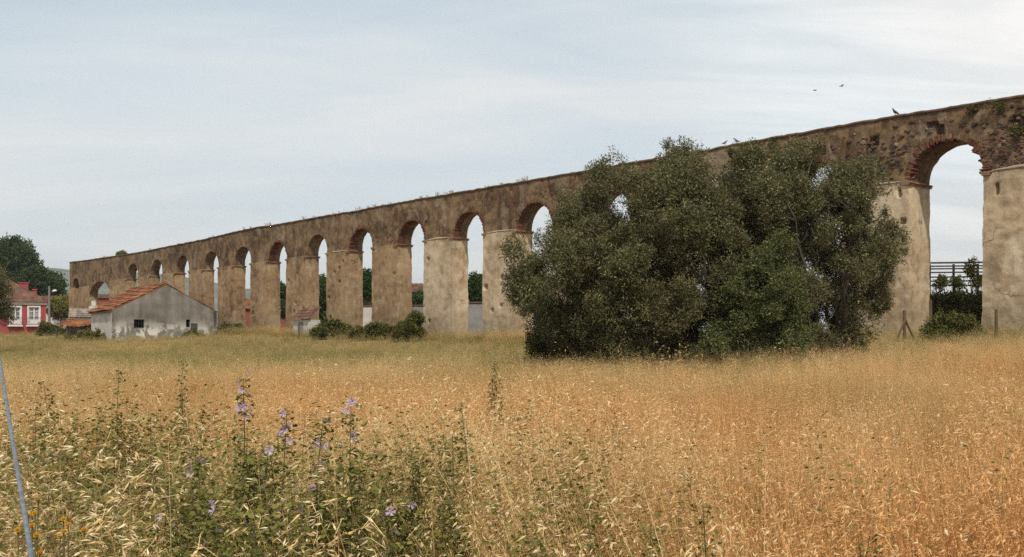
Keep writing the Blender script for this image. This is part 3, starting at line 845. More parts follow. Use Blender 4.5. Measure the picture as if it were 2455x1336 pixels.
plant('leafy_tree', 'green ivy-like tree in front of the brown-roofed house beyond the arches', 'tree', [(975, 770), (985, 712), (1010, 698), (1030, 715), (1035, 770)], 84, 1.0, 20, 0.6, 90, 0.45, 8, 0.22, 0.1, M['broad'], [(1000, 0)], 23, group=bt)
hd = 'overgrown bushes along the aqueduct foot'
def bush(label, poly, Z, nb, rb, mat, seed, depth=0.8, ll=0.16, lw=0.08, per=90):
    cx_ = sum(p[0] for p in poly) / len(poly)
    poly = [(x, y + 30 if y > 795 else y) for x, y in poly]
    nb = int(nb * 1.7)
    y0_ = min(y for x, y in poly); poly = [(x, y + 17 if y < 790 and Z > 60 else y) for x, y in poly]
    plant('bramble_bush', label, 'bush', poly, Z, depth, nb, rb, per, 0.3, 8, ll, lw, mat, [(cx_ - 8, 0), (cx_ + 8, 0.2)], seed, rag=nb, group=hd, stem_r=0.03, tname='stem')
bush('dark bramble bush filling the foot of the far right arch', [(2215, 800), (2222, 716), (2280, 706), (2330, 714), (2385, 704), (2390, 800)], 47, 46, 0.45, M['bramble'], 31, 0.6)
bush('low bramble bush beside the braced fence post', [(2205, 800), (2212, 784), (2245, 762), (2300, 756), (2350, 768), (2358, 800)], 42.0, 26, 0.26, M['bramble'], 32, 0.4, 0.11, 0.05)
bush('yellow green bush between the grey gabled house and the piers', [(515, 805), (520, 775), (545, 762), (580, 764), (592, 790), (590, 805)], 92, 16, 0.5, M['bramble'], 33)
bush('small dark bush under the right window of the gabled house', [(425, 806), (440, 787), (462, 776), (482, 788), (510, 796), (530, 806)], 88.5, 18, 0.22, M['bramble'], 34, 0.5)
bush('big rounded bramble bush beside the roofed lean-to', [(740, 806), (752, 775), (790, 750), (825, 757), (855, 775), (858, 806)], 76, 40, 0.32, M['bramble'], 35)
bush('low wide bramble bush below the second bare pier', [(830, 806), (845, 774), (880, 768), (920, 764), (955, 775), (958, 806)], 72, 40, 0.27, M['bramble'], 36)
bush('bramble bush climbing between two piers left of the pale pier', [(935, 806), (945, 770), (975, 757), (988, 730), (1008, 728), (1018, 806)], 69, 36, 0.27, M['bramble'], 37)
bush('scrubby weeds bush at the left foot of the white house wall', [(140, 803), (165, 788), (195, 780), (222, 782), (252, 790), (262, 803)], 88, 26, 0.2, M['yellowleaf'], 38, 0.5)
bush('dark scrub under the left end of the big olive', [(1262, 825), (1268, 772), (1290, 745), (1340, 750), (1400, 790), (1430, 840), (1300, 835)], 33, 20, 0.3, M['bramble'], 39, 0.6, 0.08, 0.035)

# plants rooted in the wall
wg = 'weeds rooted in the aqueduct masonry'
def wall_weed(px, py, rad, mat, label, n=26, seed=0):
    u, z = WL(px, py); w = Vector(wall_w(u, 0.05, z))
    rg = np.random.default_rng(seed)
    t = thing('wall_weed', label, 'weed', w, 0, wg)
    C = np.array([[rg.normal() * rad * 0.45, rg.normal() * rad * 0.3, rg.normal() * rad * 0.3] for _ in range(4)])
    V, Q = crown(rg, C, np.full(4, rad * 0.55), n, 0.12, 6, 0.09, 0.035)
    link(bpy.data.objects.new('foliage', mesh_np('foliage', V, Q, mat)), t)
    sb = MB()
    for c in C: sb.tube([Vector((0, 0, 0)), Vector(c)], [0.012, 0.005], 4)
    sb.build('stem', M['weedstem'], t)
wall_weed(2338, 265, 0.32, M['bramble'], 'small green plant rooted high in the wall, above the crown of the right arch', seed=1)
wall_weed(2408, 256, 0.42, M['bramble'], 'larger dark plant rooted under the coping near the right edge', seed=2)
wall_weed(2448, 312, 0.4, M['bramble'], 'dark plant hanging from the broken wall at the right edge', seed=3)
wall_weed(1855, 345, 0.32, M['bramble'], 'dark tuft on the wall just below the coping above the olives', seed=4)
rt = random.Random(8)
def tuft(px, h, green, k):
    u = PER * t_of(px); w = Vector(wall_w(u, 0.02, float(ztop(u)) + 0.09))
    mb = MB()
    for b in range(rt.randint(5, 9)):
        d = Vector((rt.gauss(0, .5), rt.gauss(0, .5), 1)).normalized() * h * rt.uniform(0.5, 1.1)
        s = Vector((rt.uniform(-.12, .12), rt.uniform(-.05, .05), -0.03))
        wd = Vector((0.012, 0.004, 0))
        mb.add([s - wd, s + wd, s + d * 0.6 + wd, s + d, s + d * 0.6 - wd], [(0, 1, 2, 3, 4)])
        for q in range(5):
            p = s + d * rt.uniform(0.5, 1)
            e = p + Vector((rt.gauss(0, .03), rt.gauss(0, .03), rt.gauss(0.01, .03)))
            mb.add([p, p + Vector((.012, 0, .008)), e, p + Vector((-.012, 0, -.008))], [(0, 1, 2, 3)])
    o = mb.build('weed_tuft', M['drywed'] if not green else M['yellowleaf'])
    o.location = w
    tag(o, 'small dry weed tuft sprouting from the top of the aqueduct', 'weed', 'dry tufts along the aqueduct top')
for k in range(32):
    tuft(rt.choice((rt.uniform(600, 1330), rt.uniform(240, 700), rt.uniform(860, 1300))), rt.choice((0.14, 0.2, 0.32)), False, k)
# a scrubby clump near the far end
plant('wall_weed', 'yellowish scrub clump on the top of the far end of the aqueduct', 'weed', [(272, 614), (278, 604), (290, 603), (302, 606), (304, 614)], 118, 0.3, 8, 0.25, 50, 0.2, 6, 0.16, 0.07, M['yellowleaf'], [(288, 0)], 41, group=wg, stem_r=0.02, tname='stem', cname='foliage')

# ------------------------------------------------------------------ buildings
def corrugated(mb, o, ex, ey, nx_, ny_, en, amp=0.045, mi=0):
    """roof sheet from corner o, along ex (eave) and ey (up the slope); tile columns as waves, rows as steps"""
    o = Vector(o); ex = Vector(ex); ey = Vector(ey); en = Vector(en)
    lx = ex.length; ly = ey.length
    cols = max(2, int(lx / nx_)); rows = max(2, int(ly / ny_))
    sub = 6
    V = []; Fs = []
    NX = cols * sub + 1
    for j in range(rows):
        for e in (0, 1):
            for i in range(NX):
                w = amp * abs(math.sin(math.pi * i / sub)) if True else 0
                V.append(o + ex * (i / (NX - 1)) + ey * ((j + e) / rows) + en * (w + (0.035 if e == 0 else 0.0)))
    for j in range(rows):
        b = j * 2 * NX
        for i in range(NX - 1): Fs.append((b + i, b + i + 1, b + NX + i + 1, b + NX + i))
        if j:
            for i in range(NX - 1): Fs.append((b - NX + i, b - NX + i + 1, b + i + 1, b + i))
    mb.add(V, Fs, mi)
def wall_holes(w, h, holes, th, top=None):
    """wall in local x-z, front at y=0, thickness th; holes (x0,x1,z0,z1); top: list of gable points above h"""
    mb = MB()
    xs = sorted({0, w} | {q for o in holes for q in o[:2]}); zs = sorted({0, h} | {q for o in holes for q in o[2:4]})
    solid = lambda x, z: not any(o[0] < x < o[1] and o[2] < z < o[3] for o in holes)
    for i in range(len(xs) - 1):
        for j in range(len(zs) - 1):
            x0, x1, z0, z1 = xs[i], xs[i + 1], zs[j], zs[j + 1]
            if solid((x0 + x1) / 2, (z0 + z1) / 2):
                mb.add([(x0, 0, z0), (x1, 0, z0), (x1, 0, z1), (x0, 0, z1)], [(0, 1, 2, 3)])
                mb.add([(x0, th, z0), (x1, th, z0), (x1, th, z1), (x0, th, z1)], [(3, 2, 1, 0)])
    for (x0, x1, z0, z1) in holes:
        for a, b in (((x0, z0), (x1, z0)), ((x1, z0), (x1, z1)), ((x1, z1), (x0, z1)), ((x0, z1), (x0, z0))):
            mb.add([(a[0], 0, a[1]), (b[0], 0, b[1]), (b[0], th, b[1]), (a[0], th, a[1])], [(0, 1, 2, 3)])
    if top:
        pts = [(0, h)] + top + [(w, h)]
        n = len(pts)
        mb.add([(x, 0, z) for x, z in pts] + [(x, th, z) for x, z in pts], [tuple(range(n))[::-1], tuple(range(n, 2 * n))] +
               [(i, i + 1, n + i + 1, n + i) for i in range(n - 1)])
    for x in (0, w): mb.add([(x, 0, 0), (x, th, 0), (x, th, h), (x, 0, h)], [(0, 1, 2, 3)])
    return mb
# grey gabled house
A = Vector(P(268, 803, 86)); B_ = Vector(P(520, 795, 91))
A.z = gz(A.x, A.y) - 0.2
dv = Vector((B_.x - A.x, B_.y - A.y)); HWID = dv.length; HLEN = 8.8
hs = thing('gabled_house', 'low grey cement house with gable end, white side wall and orange tile roof', 'house', A, math.atan2(dv.y, dv.x))
eave = 4.15 - A.z; apex = 6.5 - A.z
def hx_of(px):      # position along the front for a photo column
    k = (px - CX) / F
    return (A.x - k * A.y) / (k * dv.y / HWID - dv.x / HWID)
def hz_of(px, py):
    x = hx_of(px); Z = A.y + dv.y / HWID * x
    return EYE + (HY - py) / F * Z - A.z
w1 = (hx_of(321), hx_of(346), hz_of(333, 787), hz_of(333, 766)); w2 = (hx_of(446), hx_of(456), hz_of(450, 785), hz_of(450, 766))
wall_holes(HWID, eave, [w1, w2], 0.35, [(HWID / 2, apex)]).build('front_wall', M['cement'], hs)
RL, SL = 13.2, 13.0       # ridge and right side run farther back than the white side
mb = MB()
mb.add([(0.31, HLEN, 0), (HWID / 2, RL, 0), (HWID - .31, SL, 0), (HWID - .31, SL, eave), (HWID / 2, RL, apex), (0.31, HLEN, eave)], [(0, 1, 4, 5), (1, 2, 3, 4)])
mb.build('back_wall', M['cement'], hs)
sl = [(1.2 + 2.6 * k, 1.5 + 2.6 * k, 1.2, 2.25) for k in range(3)]
sw = wall_holes(HLEN, eave, sl, 0.3); o = sw.build('side_wall', M['white'], hs); o['label'] = 'whitewashed side wall with slit windows'
o.matrix_local = Matrix(((0, 1, 0, -0.004), (-1, 0, 0, HLEN), (0, 0, 1, 0), (0, 0, 0, 1)))
o = wall_holes(SL, eave, [], 0.3).build('side_wall', M['cement'], hs)
o.matrix_local = Matrix(((0, -1, 0, HWID), (1, 0, 0, 0), (0, 0, 1, 0), (0, 0, 0, 1)))
def slope_roof(a, b, c, d, nr, th=0.1, amp=0.075, stp=0.07):       # eave a-b, ridge d-c; tile columns run up the slope, each row steps over the one below
    a, b, c, d = Vector(a), Vector(b), Vector(c), Vector(d)
    mb = MB(); nrm = (b - a).cross(d - a).normalized()
    if nrm.z < 0: nrm = -nrm
    ncol = int((c - d).length / 0.075); V = []; Fs = []
    ax = (b - a).normalized()
    for j in range(nr):
        for e in (0, 1):
            sx = (j + e) / nr; l = a.lerp(d, sx); q = b.lerp(c, sx)
            for i in range(ncol + 1):
                p = l.lerp(q, i / ncol); al = (p - a).dot(ax)
                V.append(p + nrm * (amp * abs(math.sin(math.pi * al / 0.45)) + (stp if e == 0 else 0) + 0.03 * math.sin(al * 0.9 + j)))
    n1 = ncol + 1
    for j in range(2 * nr - 1):
        for i in range(ncol): Fs.append((j * n1 + i, j * n1 + i + 1, j * n1 + n1 + i + 1, j * n1 + n1 + i))
    mb.add(V, Fs)
    q = [p - nrm * th for p in (a, b, c, d)]; q2 = [p - nrm * 0.01 for p in (a, b, c, d)]
    mb.add(q + q2, [(0, 1, 2, 3), (0, 4, 5, 1), (1, 5, 6, 2), (3, 2, 6, 7), (0, 3, 7, 4)])
    return mb
rp0, rp1 = Vector((HWID / 2, -0.03, apex + 0.08)), Vector((HWID / 2, RL + .1, apex + 0.08))
mb = slope_roof((-0.3, -0.03, eave - 0.06), (-0.3, HLEN + .1, eave - 0.06), rp1, rp0, 9)
mb.tube([rp0 + Vector((0, 0, .05)), rp1 + Vector((0, 0, .05))], 0.13, 7)
mb.build('roof', M['tile'], hs)
slope_roof((HWID + 0.12, -0.03, eave - 0.03), (HWID + 0.12, SL + .1, eave - 0.03), rp1, rp0, 9, 0.04, 0.03, 0.012).build('roof', M['tile'], hs)
for wn in (w1, w2):
    mb = MB()
    x0, x1, z0, z1 = wn
    for (p0, p1, q0, q1) in ((x0, x1, z0, z0 + .07), (x0, x1, z1 - .07, z1), (x0, x0 + .07, z0 + .07, z1 - .07), (x1 - .07, x1, z0 + .07, z1 - .07)):
        mb.box(p0 + .003, p1 - .003, 0.12, 0.2, q0 + .003, q1 - .003)
    if wn is w1:
        for k in (1, 2, 3): mb.box(x0 + (x1 - x0) * k / 4 - .015, x0 + (x1 - x0) * k / 4 + .015, 0.14, 0.17, z0 + .07, z1 - .07)
    mb.build('window', M['darkwood'], hs)
mb = MB(); mb.box(w2[1] + 0.05, w2[1] + 0.62, -0.06, -0.015, w2[2] - 0.3, w2[3] - 0.35); mb.build('shutter', M['darkwood'], hs)

# pink house
AP = math.radians(25.0); PR = Vector(P(110, 727, 130.0)); ca, sa = math.cos(AP), math.sin(AP)
def pl(px):            # metres left of the right corner along the front, for a photo column
    k = (px - CX) / F
    return (PR.x - k * PR.y) / (ca - k * sa)
def pzz(px, py): return EYE + (HY - py) / F * (PR.y - sa * pl(px))
WID = pl(-130); ze = PR.z
base = Vector((PR.x - ca * WID, PR.y - sa * WID, 0)); base.z = gz(base.x, base.y) - 1.5
ph = thing('pink_house', 'deep pink house with white cornice, balcony windows and brown tiled hip roof', 'house', base, AP)
wins = []
for (a_, b_) in ((-60, -36), (25, 49), (69, 94)):
    wins.append((WID - pl(a_), WID - pl(b_), pzz(b_, 780) - base.z, pzz(b_, 737) - base.z))
HGT = ze - base.z; DEP = 9.0
wall_holes(WID, HGT, wins, 0.35).build('front_wall', M['pink'], ph)
mb = MB(); mb.box(WID - 0.35, WID, 0.352, DEP, 0, HGT); mb.box(0, 0.35, 0.352, DEP, 0, HGT); mb.box(0.352, WID - 0.352, DEP - 0.3, DEP, 0, HGT); mb.build('side_wall', M['pink'], ph)
mb = MB(); mb.box(-0.15, WID + 0.2, -0.22, DEP + .2, HGT - 0.12, HGT + 0.08); mb.box(-0.1, WID + 0.14, -0.14, DEP + .12, HGT - 0.26, HGT - 0.123); mb.build('cornice', M['trim'], ph)
mb = MB()
e0 = Vector((-0.4, -0.45, HGT + 0.1)); e1 = Vector((WID + 0.45, -0.45, HGT + 0.1)); e2 = Vector((WID + 0.45, DEP + .4, HGT + 0.1)); e3 = Vector((-0.4, DEP + .4, HGT + 0.1))
rz_ = HGT + 3.1; r0 = Vector((4.5, DEP / 2, rz_)); r1 = Vector((WID - 4.4, DEP / 2, rz_))
def tri_roof(mb, pts):      # corrugated trapezoid or triangle: eave a,b then top c,d
    a, b, c, d = [Vector(q) for q in pts]
    nr = 14; ncol = max(8, int((b - a).length / 0.16))
    nrm = (b - a).cross(d - a).normalized()
    if nrm.z < 0: nrm = -nrm
    V = []; Fs = []
    for j in range(nr + 1):
        s = j / nr; l = a.lerp(d, s); q = b.lerp(c, s)
        for i in range(ncol + 1):
            p = l.lerp(q, i / ncol); al = (p - a).dot((b - a).normalized())
            V.append(p + nrm * (0.05 * abs(math.sin(math.pi * al / 0.42))))
    for j in range(nr):
        for i in range(ncol):
            k = j * (ncol + 1) + i; Fs.append((k, k + 1, k + ncol + 2, k + ncol + 1))
    mb.add(V, Fs)
tri_roof(mb, (e0, e1, r1, r0)); tri_roof(mb, (e1, e2, r1, r1)); tri_roof(mb, (e2, e3, r0, r1)); tri_roof(mb, (e3, e0, r0, r0))
mb.tube([r1, e1], 0.12, 6); mb.tube([r0, r1], 0.13, 6)
rf = mb.build('roof', M['old_tile'], ph)
for (x0, x1, y0, y1, yy) in ((45, 68, 680, 716, 4.4), (78, 88, 696, 722, 3.0)):
    k = (PR.y + yy) / PR.y
    a_, b_ = WID - pl(x0) * k, WID - pl(x1) * k; zt_ = EYE + (pzz(x0, y0) - EYE) * k - base.z; zb_ = EYE + (pzz(x0, y1) - EYE) * k - base.z
    mb = MB()
    mb.box(a_, b_, yy, yy + 1.0, zb_ - 0.8, zt_)
    mb.box(a_ - .08, b_ + .08, yy - .08, yy + 1.08, zt_ + .002, zt_ + 0.15)
    mb.build('chimney', M['pink'], rf)
for wn in wins:
    x0, x1, z0_, z1 = wn
    mb = MB()
    for (p0, p1, q0, q1) in ((x0 - .17, x0, z0_ + .003, z1), (x1, x1 + .17, z0_ + .003, z1), (x0 - .17, x1 + .17, z1, z1 + .2)):
        mb.box(p0, p1, -0.06, 0.1, q0, q1)
    cxm = (x0 + x1) / 2
    for (p0, p1, q0, q1) in ((x0, x0 + .1, z0_, z1), (x1 - .1, x1, z0_, z1), (cxm - .08, cxm + .08, z0_, z1)):
        mb.box(p0, p1, 0.14, 0.21, q0, q1)
    for xx0, xx1 in ((x0 + .1, cxm - .08), (cxm + .08, x1 - .1)):
        mb.box(xx0, xx1, 0.145, 0.205, z0_, z0_ + 0.75)
        for f in (0.5, 0.74): mb.box(xx0, xx1, 0.15, 0.2, z0_ + (z1 - z0_) * f, z0_ + (z1 - z0_) * f + .05)
        mb.box(xx0, xx1, 0.145, 0.205, z1 - .1, z1)
    wf = mb.build('window', M['trim'], ph)
    mb = MB(); mb.box(x0, x1, 0.216, 0.24, z0_, z1); mb.build('pane', M['curtain'], wf)
    mb = MB(); mb.box(x0 - .3, x1 + .3, -0.55, -0.002, z0_ - .16, z0_ - .02)
    bal = mb.build('balcony', M['trim'], ph)
    mb = MB()
    for zz in (0.08, 1.0): mb.box(x0 - .27, x1 + .27, -0.52, -0.49, z0_ + zz, z0_ + zz + .035)
    for k in range(17):
        q = x0 - .26 + (x1 - x0 + .5) * k / 16; mb.box(q, q + .018, -0.515, -0.495, z0_ - .02, z0_ + 1.0)
    mb.build('railing', M['metal'], bal)

# other buildings
def block_house(name, label, px0, px1, pye, Z, dep, wallm, roofm, rise, holes_px=(), ridge='x', rz=0.0):
    x0, x1 = (px0 - CX) / F * Z, (px1 - CX) / F * Z
    ze_ = EYE + (HY - pye) / F * Z
    rz = -math.atan((px0 + px1 - 2 * CX) / 2 / F); w = (x1 - x0) * math.cos(rz)
    b = Vector((x0, Z - math.sin(rz) * w / 2, 0)); b.z = gz(x0, Z) - 0.3; h = ze_ - b.z
    x0k = x0
    t = thing(name, label, 'house', b, rz)
    hl = [((a - CX) / F * Z - x0, (c - CX) / F * Z - x0, EYE + (HY - d) / F * Z - b.z, EYE + (HY - e) / F * Z - b.z) for (a, c, e, d) in holes_px]
    wall_holes(w, h, hl, 0.3).build('wall', wallm, t)
    mb = MB(); mb.box(0, .3, .302, dep, 0, h); mb.box(w - .3, w, .302, dep, 0, h); mb.box(.302, w - .302, dep - .3, dep, 0, h)
    for xx in (0, w - .3): mb.add([(xx, 0.3, h), (xx, dep, h), (xx, dep / 2, h + rise - .08), (xx + .3, 0.3, h), (xx + .3, dep, h), (xx + .3, dep / 2, h + rise - .08)], [(0, 1, 2), (3, 5, 4), (0, 2, 5, 3), (1, 4, 5, 2)])
    mb.build('wall', wallm, t)
    mb = MB()
    e0 = Vector((-.25, -.3, h)); ey = Vector((0, dep / 2 + .3, rise)); n_ = Vector((0, -rise, dep / 2)).normalized()
    corrugated(mb, e0, (w + .5, 0, 0), ey, 0.42, 0.45, n_, 0.06)
    e0 = Vector((-.25, dep + .3, h)); ey = Vector((0, -dep / 2 - .3, rise)); n_ = Vector((0, rise, dep / 2)).normalized()
    corrugated(mb, e0, (w + .5, 0, 0), ey, 0.42, 0.45, n_, 0.06)
    mb.build('roof', roofm, t)
    for k, (a, c, z0_, z1) in enumerate(hl):
        mb = MB(); mb.box(a + .003, c - .003, .1, .16, z0_ + .003, z1 - .003); mb.build('window', M['glass'], t)
    return t
block_house('white_house', 'plain whitewashed house behind the street lamp post', 104, 131, 722, 150, 7, M['white'], M['old_tile'], 0.9, [(112, 118, 738, 752)])
block_house('red_house', 'red house seen through the wide low arch at the aqueduct end', 228, 300, 716, 152, 8, M['red'], M['old_tile'], 0.8, [(250, 256, 740, 760)])
block_house('red_house', 'red-walled house with orange roof seen through the narrow gaps near the gabled house', 560, 705, 742, 118, 7, M['red'], M['tile'], 1.4, [(655, 662, 752, 768)])
block_house('brown_roof_house', 'house with dull brown roof seen through the opening left of the pale pier', 955, 1075, 702, 92, 6, M['dirtywall'], M['old_tile'], 1.0, [(1000, 1008, 715, 735)])
# ruined outbuilding with a grey roof, and a low open shed
ro = block_house('ruined_outbuilding', 'small pale outbuilding with sunken grey tiled roof beside the low shed', 176, 232, 762, 106, 3.6, M['white'], M['grey_tile'], 1.0)
q = P(213, 745, 109.5)
mb = MB()
for (a_, b_, z0_, z1) in ((0, 0.9, -3, 0.5), (0.25, 0.75, 0.502, 1.1), (-0.2, 0.0, -3, -0.2)): mb.box(a_, b_, 0, 0.35, z0_, z1, 0, None, 0.05)
o = mb.build('ruined_wall', M['white']); o.location = q; tag(o, 'broken stub of pale plastered wall under the wide low arch', 'wall')
xs0, zs0 = P(124, 781, 98)[0], P(124, 781, 98)[2]; xs1 = P(222, 780, 98)[0]
bz = gz(xs0, 98)
sh = thing('open_shed', 'low open shed with long sagging orange tile roof left of the gabled house', 'shed', (xs0, 98, bz))
mb = MB(); w = xs1 - xs0
corrugated(mb, (0, 0, zs0 - bz), (w, 0, 0), (0.9, 2.2, 0.72), 0.42, 0.42, Vector((0, -.3, .95)), 0.07)
me = mb.build('roof', M['tile'], sh)
for v in me.data.vertices: v.co.z += 0.06 * math.sin(v.co.x * 1.9) - 0.1 * math.sin(math.pi * v.co.x / w)
for k in range(4):
    mb = MB(); mb.box(0.3 + k * (w - .8) / 3, 0.45 + k * (w - .8) / 3, 0.15, 0.3, -.2, zs0 - bz - .02); mb.build('post', M['darkwood'], sh)
mb = MB(); mb.box(0.6, w, 2.0, 2.2, -.2, zs0 - bz + .4); mb.build('back_wall', M['dirtywall'], sh)
# lean-to against a pier
u, _ = WL(770, 780)
lb = wall_w(u, 1.5, 0)
lt = thing('lean_to', 'tiny whitewashed lean-to with little tiled roof against a pier', 'shed', (lb[0], lb[1], gz(lb[0], lb[1]) - 0.2), math.pi / 2 + TH)
mb = MB(); mb.box(0.0, 2.4, -1.4, -0.3, 0, 1.6); mb.build('wall', M['white'], lt)
mb = MB(); mb.box(0.8, 1.5, -0.32, -0.28, 0, 1.45); mb.build('door', M['greywall'], lt)
mb = MB(); corrugated(mb, (-0.2, -0.1, 1.62), (2.8, 0, 0), (0, -1.3, 1.0), 0.32, 0.4, Vector((0, .65, .75)), 0.06); mb.build('roof', M['old_tile'], lt)
# yard walls beyond the arches
def yard_wall(label, px0, px1, py, Z, m, th=0.35, cap=True, z1=None):
    x0 = (px0 - CX) / F * Z; x1 = (px1 - CX) / F * (z1 or Z)
    b = Vector((x0, Z, gz(x0, Z) - .3)); d = Vector((x1 - x0, (z1 or Z) - Z)); L_ = d.length
    t = thing('yard_wall', label, 'wall', b, math.atan2(d.y, d.x)); h = EYE + (HY - py) / F * Z - b.z
    nx2, nz2 = max(4, int(L_ / .3)), max(4, int(h / .3))
    g = G()
    for (y, fl) in ((0, False), (th, True)):
        U, Zg = np.meshgrid(np.linspace(0, L_, nx2), np.linspace(0, h, nz2)); g.patch(np.stack([U, 0 * U + y, Zg], 2), fl)
    U, Y = np.meshgrid(np.linspace(0, L_, nx2), np.linspace(0, th, 3)); g.patch(np.stack([U, Y, 0 * U + h], 2), False)
    for xx, fl in ((0, True), (L_, False)):
        Y, Zg = np.meshgrid(np.linspace(0, th, 3), np.linspace(0, h, nz2)); g.patch(np.stack([0 * Y + xx, Y, Zg], 2), fl)
    g.build('wall', m, t, 1.0, False)
    if cap:
        mb = MB(); mb.box(-.05, L_ + .05, -.07, th + .07, h + .03, h + .13, 0, None, .01); mb.build('coping', M['coping'], t)
yard_wall('grey rendered yard wall seen low in the opening beside the big olive', 1075, 1230, 728, 77, M['greywall'])
yard_wall('pale yard wall seen low between two bramble-footed piers', 835, 935, 736, 88, M['white'])
yard_wall('dark rough stone wall above the pale yard wall beyond the arches', 830, 930, 704, 93, M['dirtywall'], 0.5, False)
yard_wall('dark yard wall low behind the bramble left of the pale pier', 968, 1075, 735, 80, M['greywall'])

# slatted trellis beyond the right arch
tz = 50.0
a_ = Vector(P(2150, 632, tz)); b_ = Vector(P(2470, 619, tz - 1.0))
tg_ = gz(a_.x, a_.y)
tr = thing('slatted_trellis', 'dark open trellis of long horizontal bars behind the right arch', 'fence', (a_.x, a_.y, tg_), math.atan2(b_.y - a_.y, b_.x - a_.x))
L_ = Vector((b_.x - a_.x, b_.y - a_.y)).length
for k, dz in enumerate((0, -0.16, -0.29, -0.47, -0.70, -0.90, -1.12)):
    mb = MB(); h = a_.z - tg_ + dz
    mb.box(0, L_, -0.03, 0.03, h - .035, h + .035 if k else h + .05)
    mb.build('rail', M['darkwood'], tr)
for k in range(6):
    mb = MB(); mb.box(0.4 + k * (L_ - .6) / 5, .5 + k * (L_ - .6) / 5, 0.032, .12, -.2, a_.z - tg_ - .06); mb.build('post', M['darkwood'], tr)
rgv = np.random.default_rng(77)
for k, (px, py, rad, lab) in enumerate(((2332, 643, .17, 'tall climbing vine poking above the trellis rails on the right'), (2255, 678, .2, 'leafy vine tangled in the lower trellis rails on the left'), (2295, 676, .18, 'vine spray between the trellis rails in the middle'), (2350, 668, .24, 'thick vine against the right end of the visible trellis'))):
    q = Vector(P(px, py, tz - 0.7)); t = thing('vine', lab, 'vine', (q.x, q.y, gz(q.x, q.y)), 0, 'vines on the trellis')
    hq = q.z - gz(q.x, q.y)
    C = np.array([[rgv.normal() * rad * .6, rgv.normal() * .1, hq + rgv.normal() * rad * .7] for _ in range(9)])
    V, Q = crown(rgv, C, np.full(9, .2), 22, .2, 5, .11, .06)
    link(bpy.data.objects.new('foliage', mesh_np('foliage', V, Q, M['bramble'])), t)
    sb = MB()
    for c in C: sb.tube([Vector((0, 0, 0)), Vector((c[0] * .3, 0, c[2] * .6)), Vector(c)], [.015, .012, .005], 4)
    sb.build('stem', M['weedstem'], t)

# fence posts
fg = 'wooden fence posts along the aqueduct foot'
def fpost(px, py, pyb, Z, label, brace=False):
    q = Vector(P(px, py, Z)); g_ = gz(q.x, q.y); h = q.z - g_
    t = thing('fence_post', label, 'post', (q.x, q.y, g_), 0.3, fg)
    mb = MB(); mb.tube([(0, 0, -.2), (0.01, 0, h * .5), (0, 0, h)], [.07, .065, .06], 7); mb.build('post', M['wood'], t)
    if brace:
        for s in (-1, 1):
            mb = MB(); mb.tube([(0.02 * s, -.06, h * .72), (s * .62, -.1, 0.02)], [.05, .05], 6); mb.build('brace', M['wood'], t)
fpost(2168, 744, 785, 41, 'brown fence post with two diagonal braces beside the right pier', True)
fpost(2231, 719, 790, 43.6, 'plain post standing at the edge of the far right arch')
fpost(2388, 742, 780, 40, 'single leaning post in front of the rightmost pier')
fpost(716, 778, 795, 78, 'thin stake at the foot of the pier left of the lean-to')
# street lamp
q = Vector(P(118, 686, 116)); g_ = gz(q.x, q.y)
sl_ = thing('street_lamp', 'slim grey post with a white lamp head on a short arm', 'street lamp', (q.x, q.y, g_))
h = q.z - g_
mb = MB(); mb.tube([(0, 0, -.2), (0, 0, h * .5), (0, 0, h)], [.17, .14, .11], 8); mb.build('pole', M['pole'], sl_)
mb = MB(); mb.tube([(0.08, 0, h - .95), (0.3, 0, h - .7), (0.5, 0, h - .64)], .035, 6); mb.build('arm', M['metal'], sl_)
mb = MB()
mb.tube([(0.34, 0, h - .63), (0.42, 0, h - .6), (0.6, 0, h - .54), (0.78, 0, h - .53), (0.88, 0, h - .56)], [.04, .10, .14, .12, .04], 8); mb.build('lamp_head', M['lampwhite'], sl_, True)

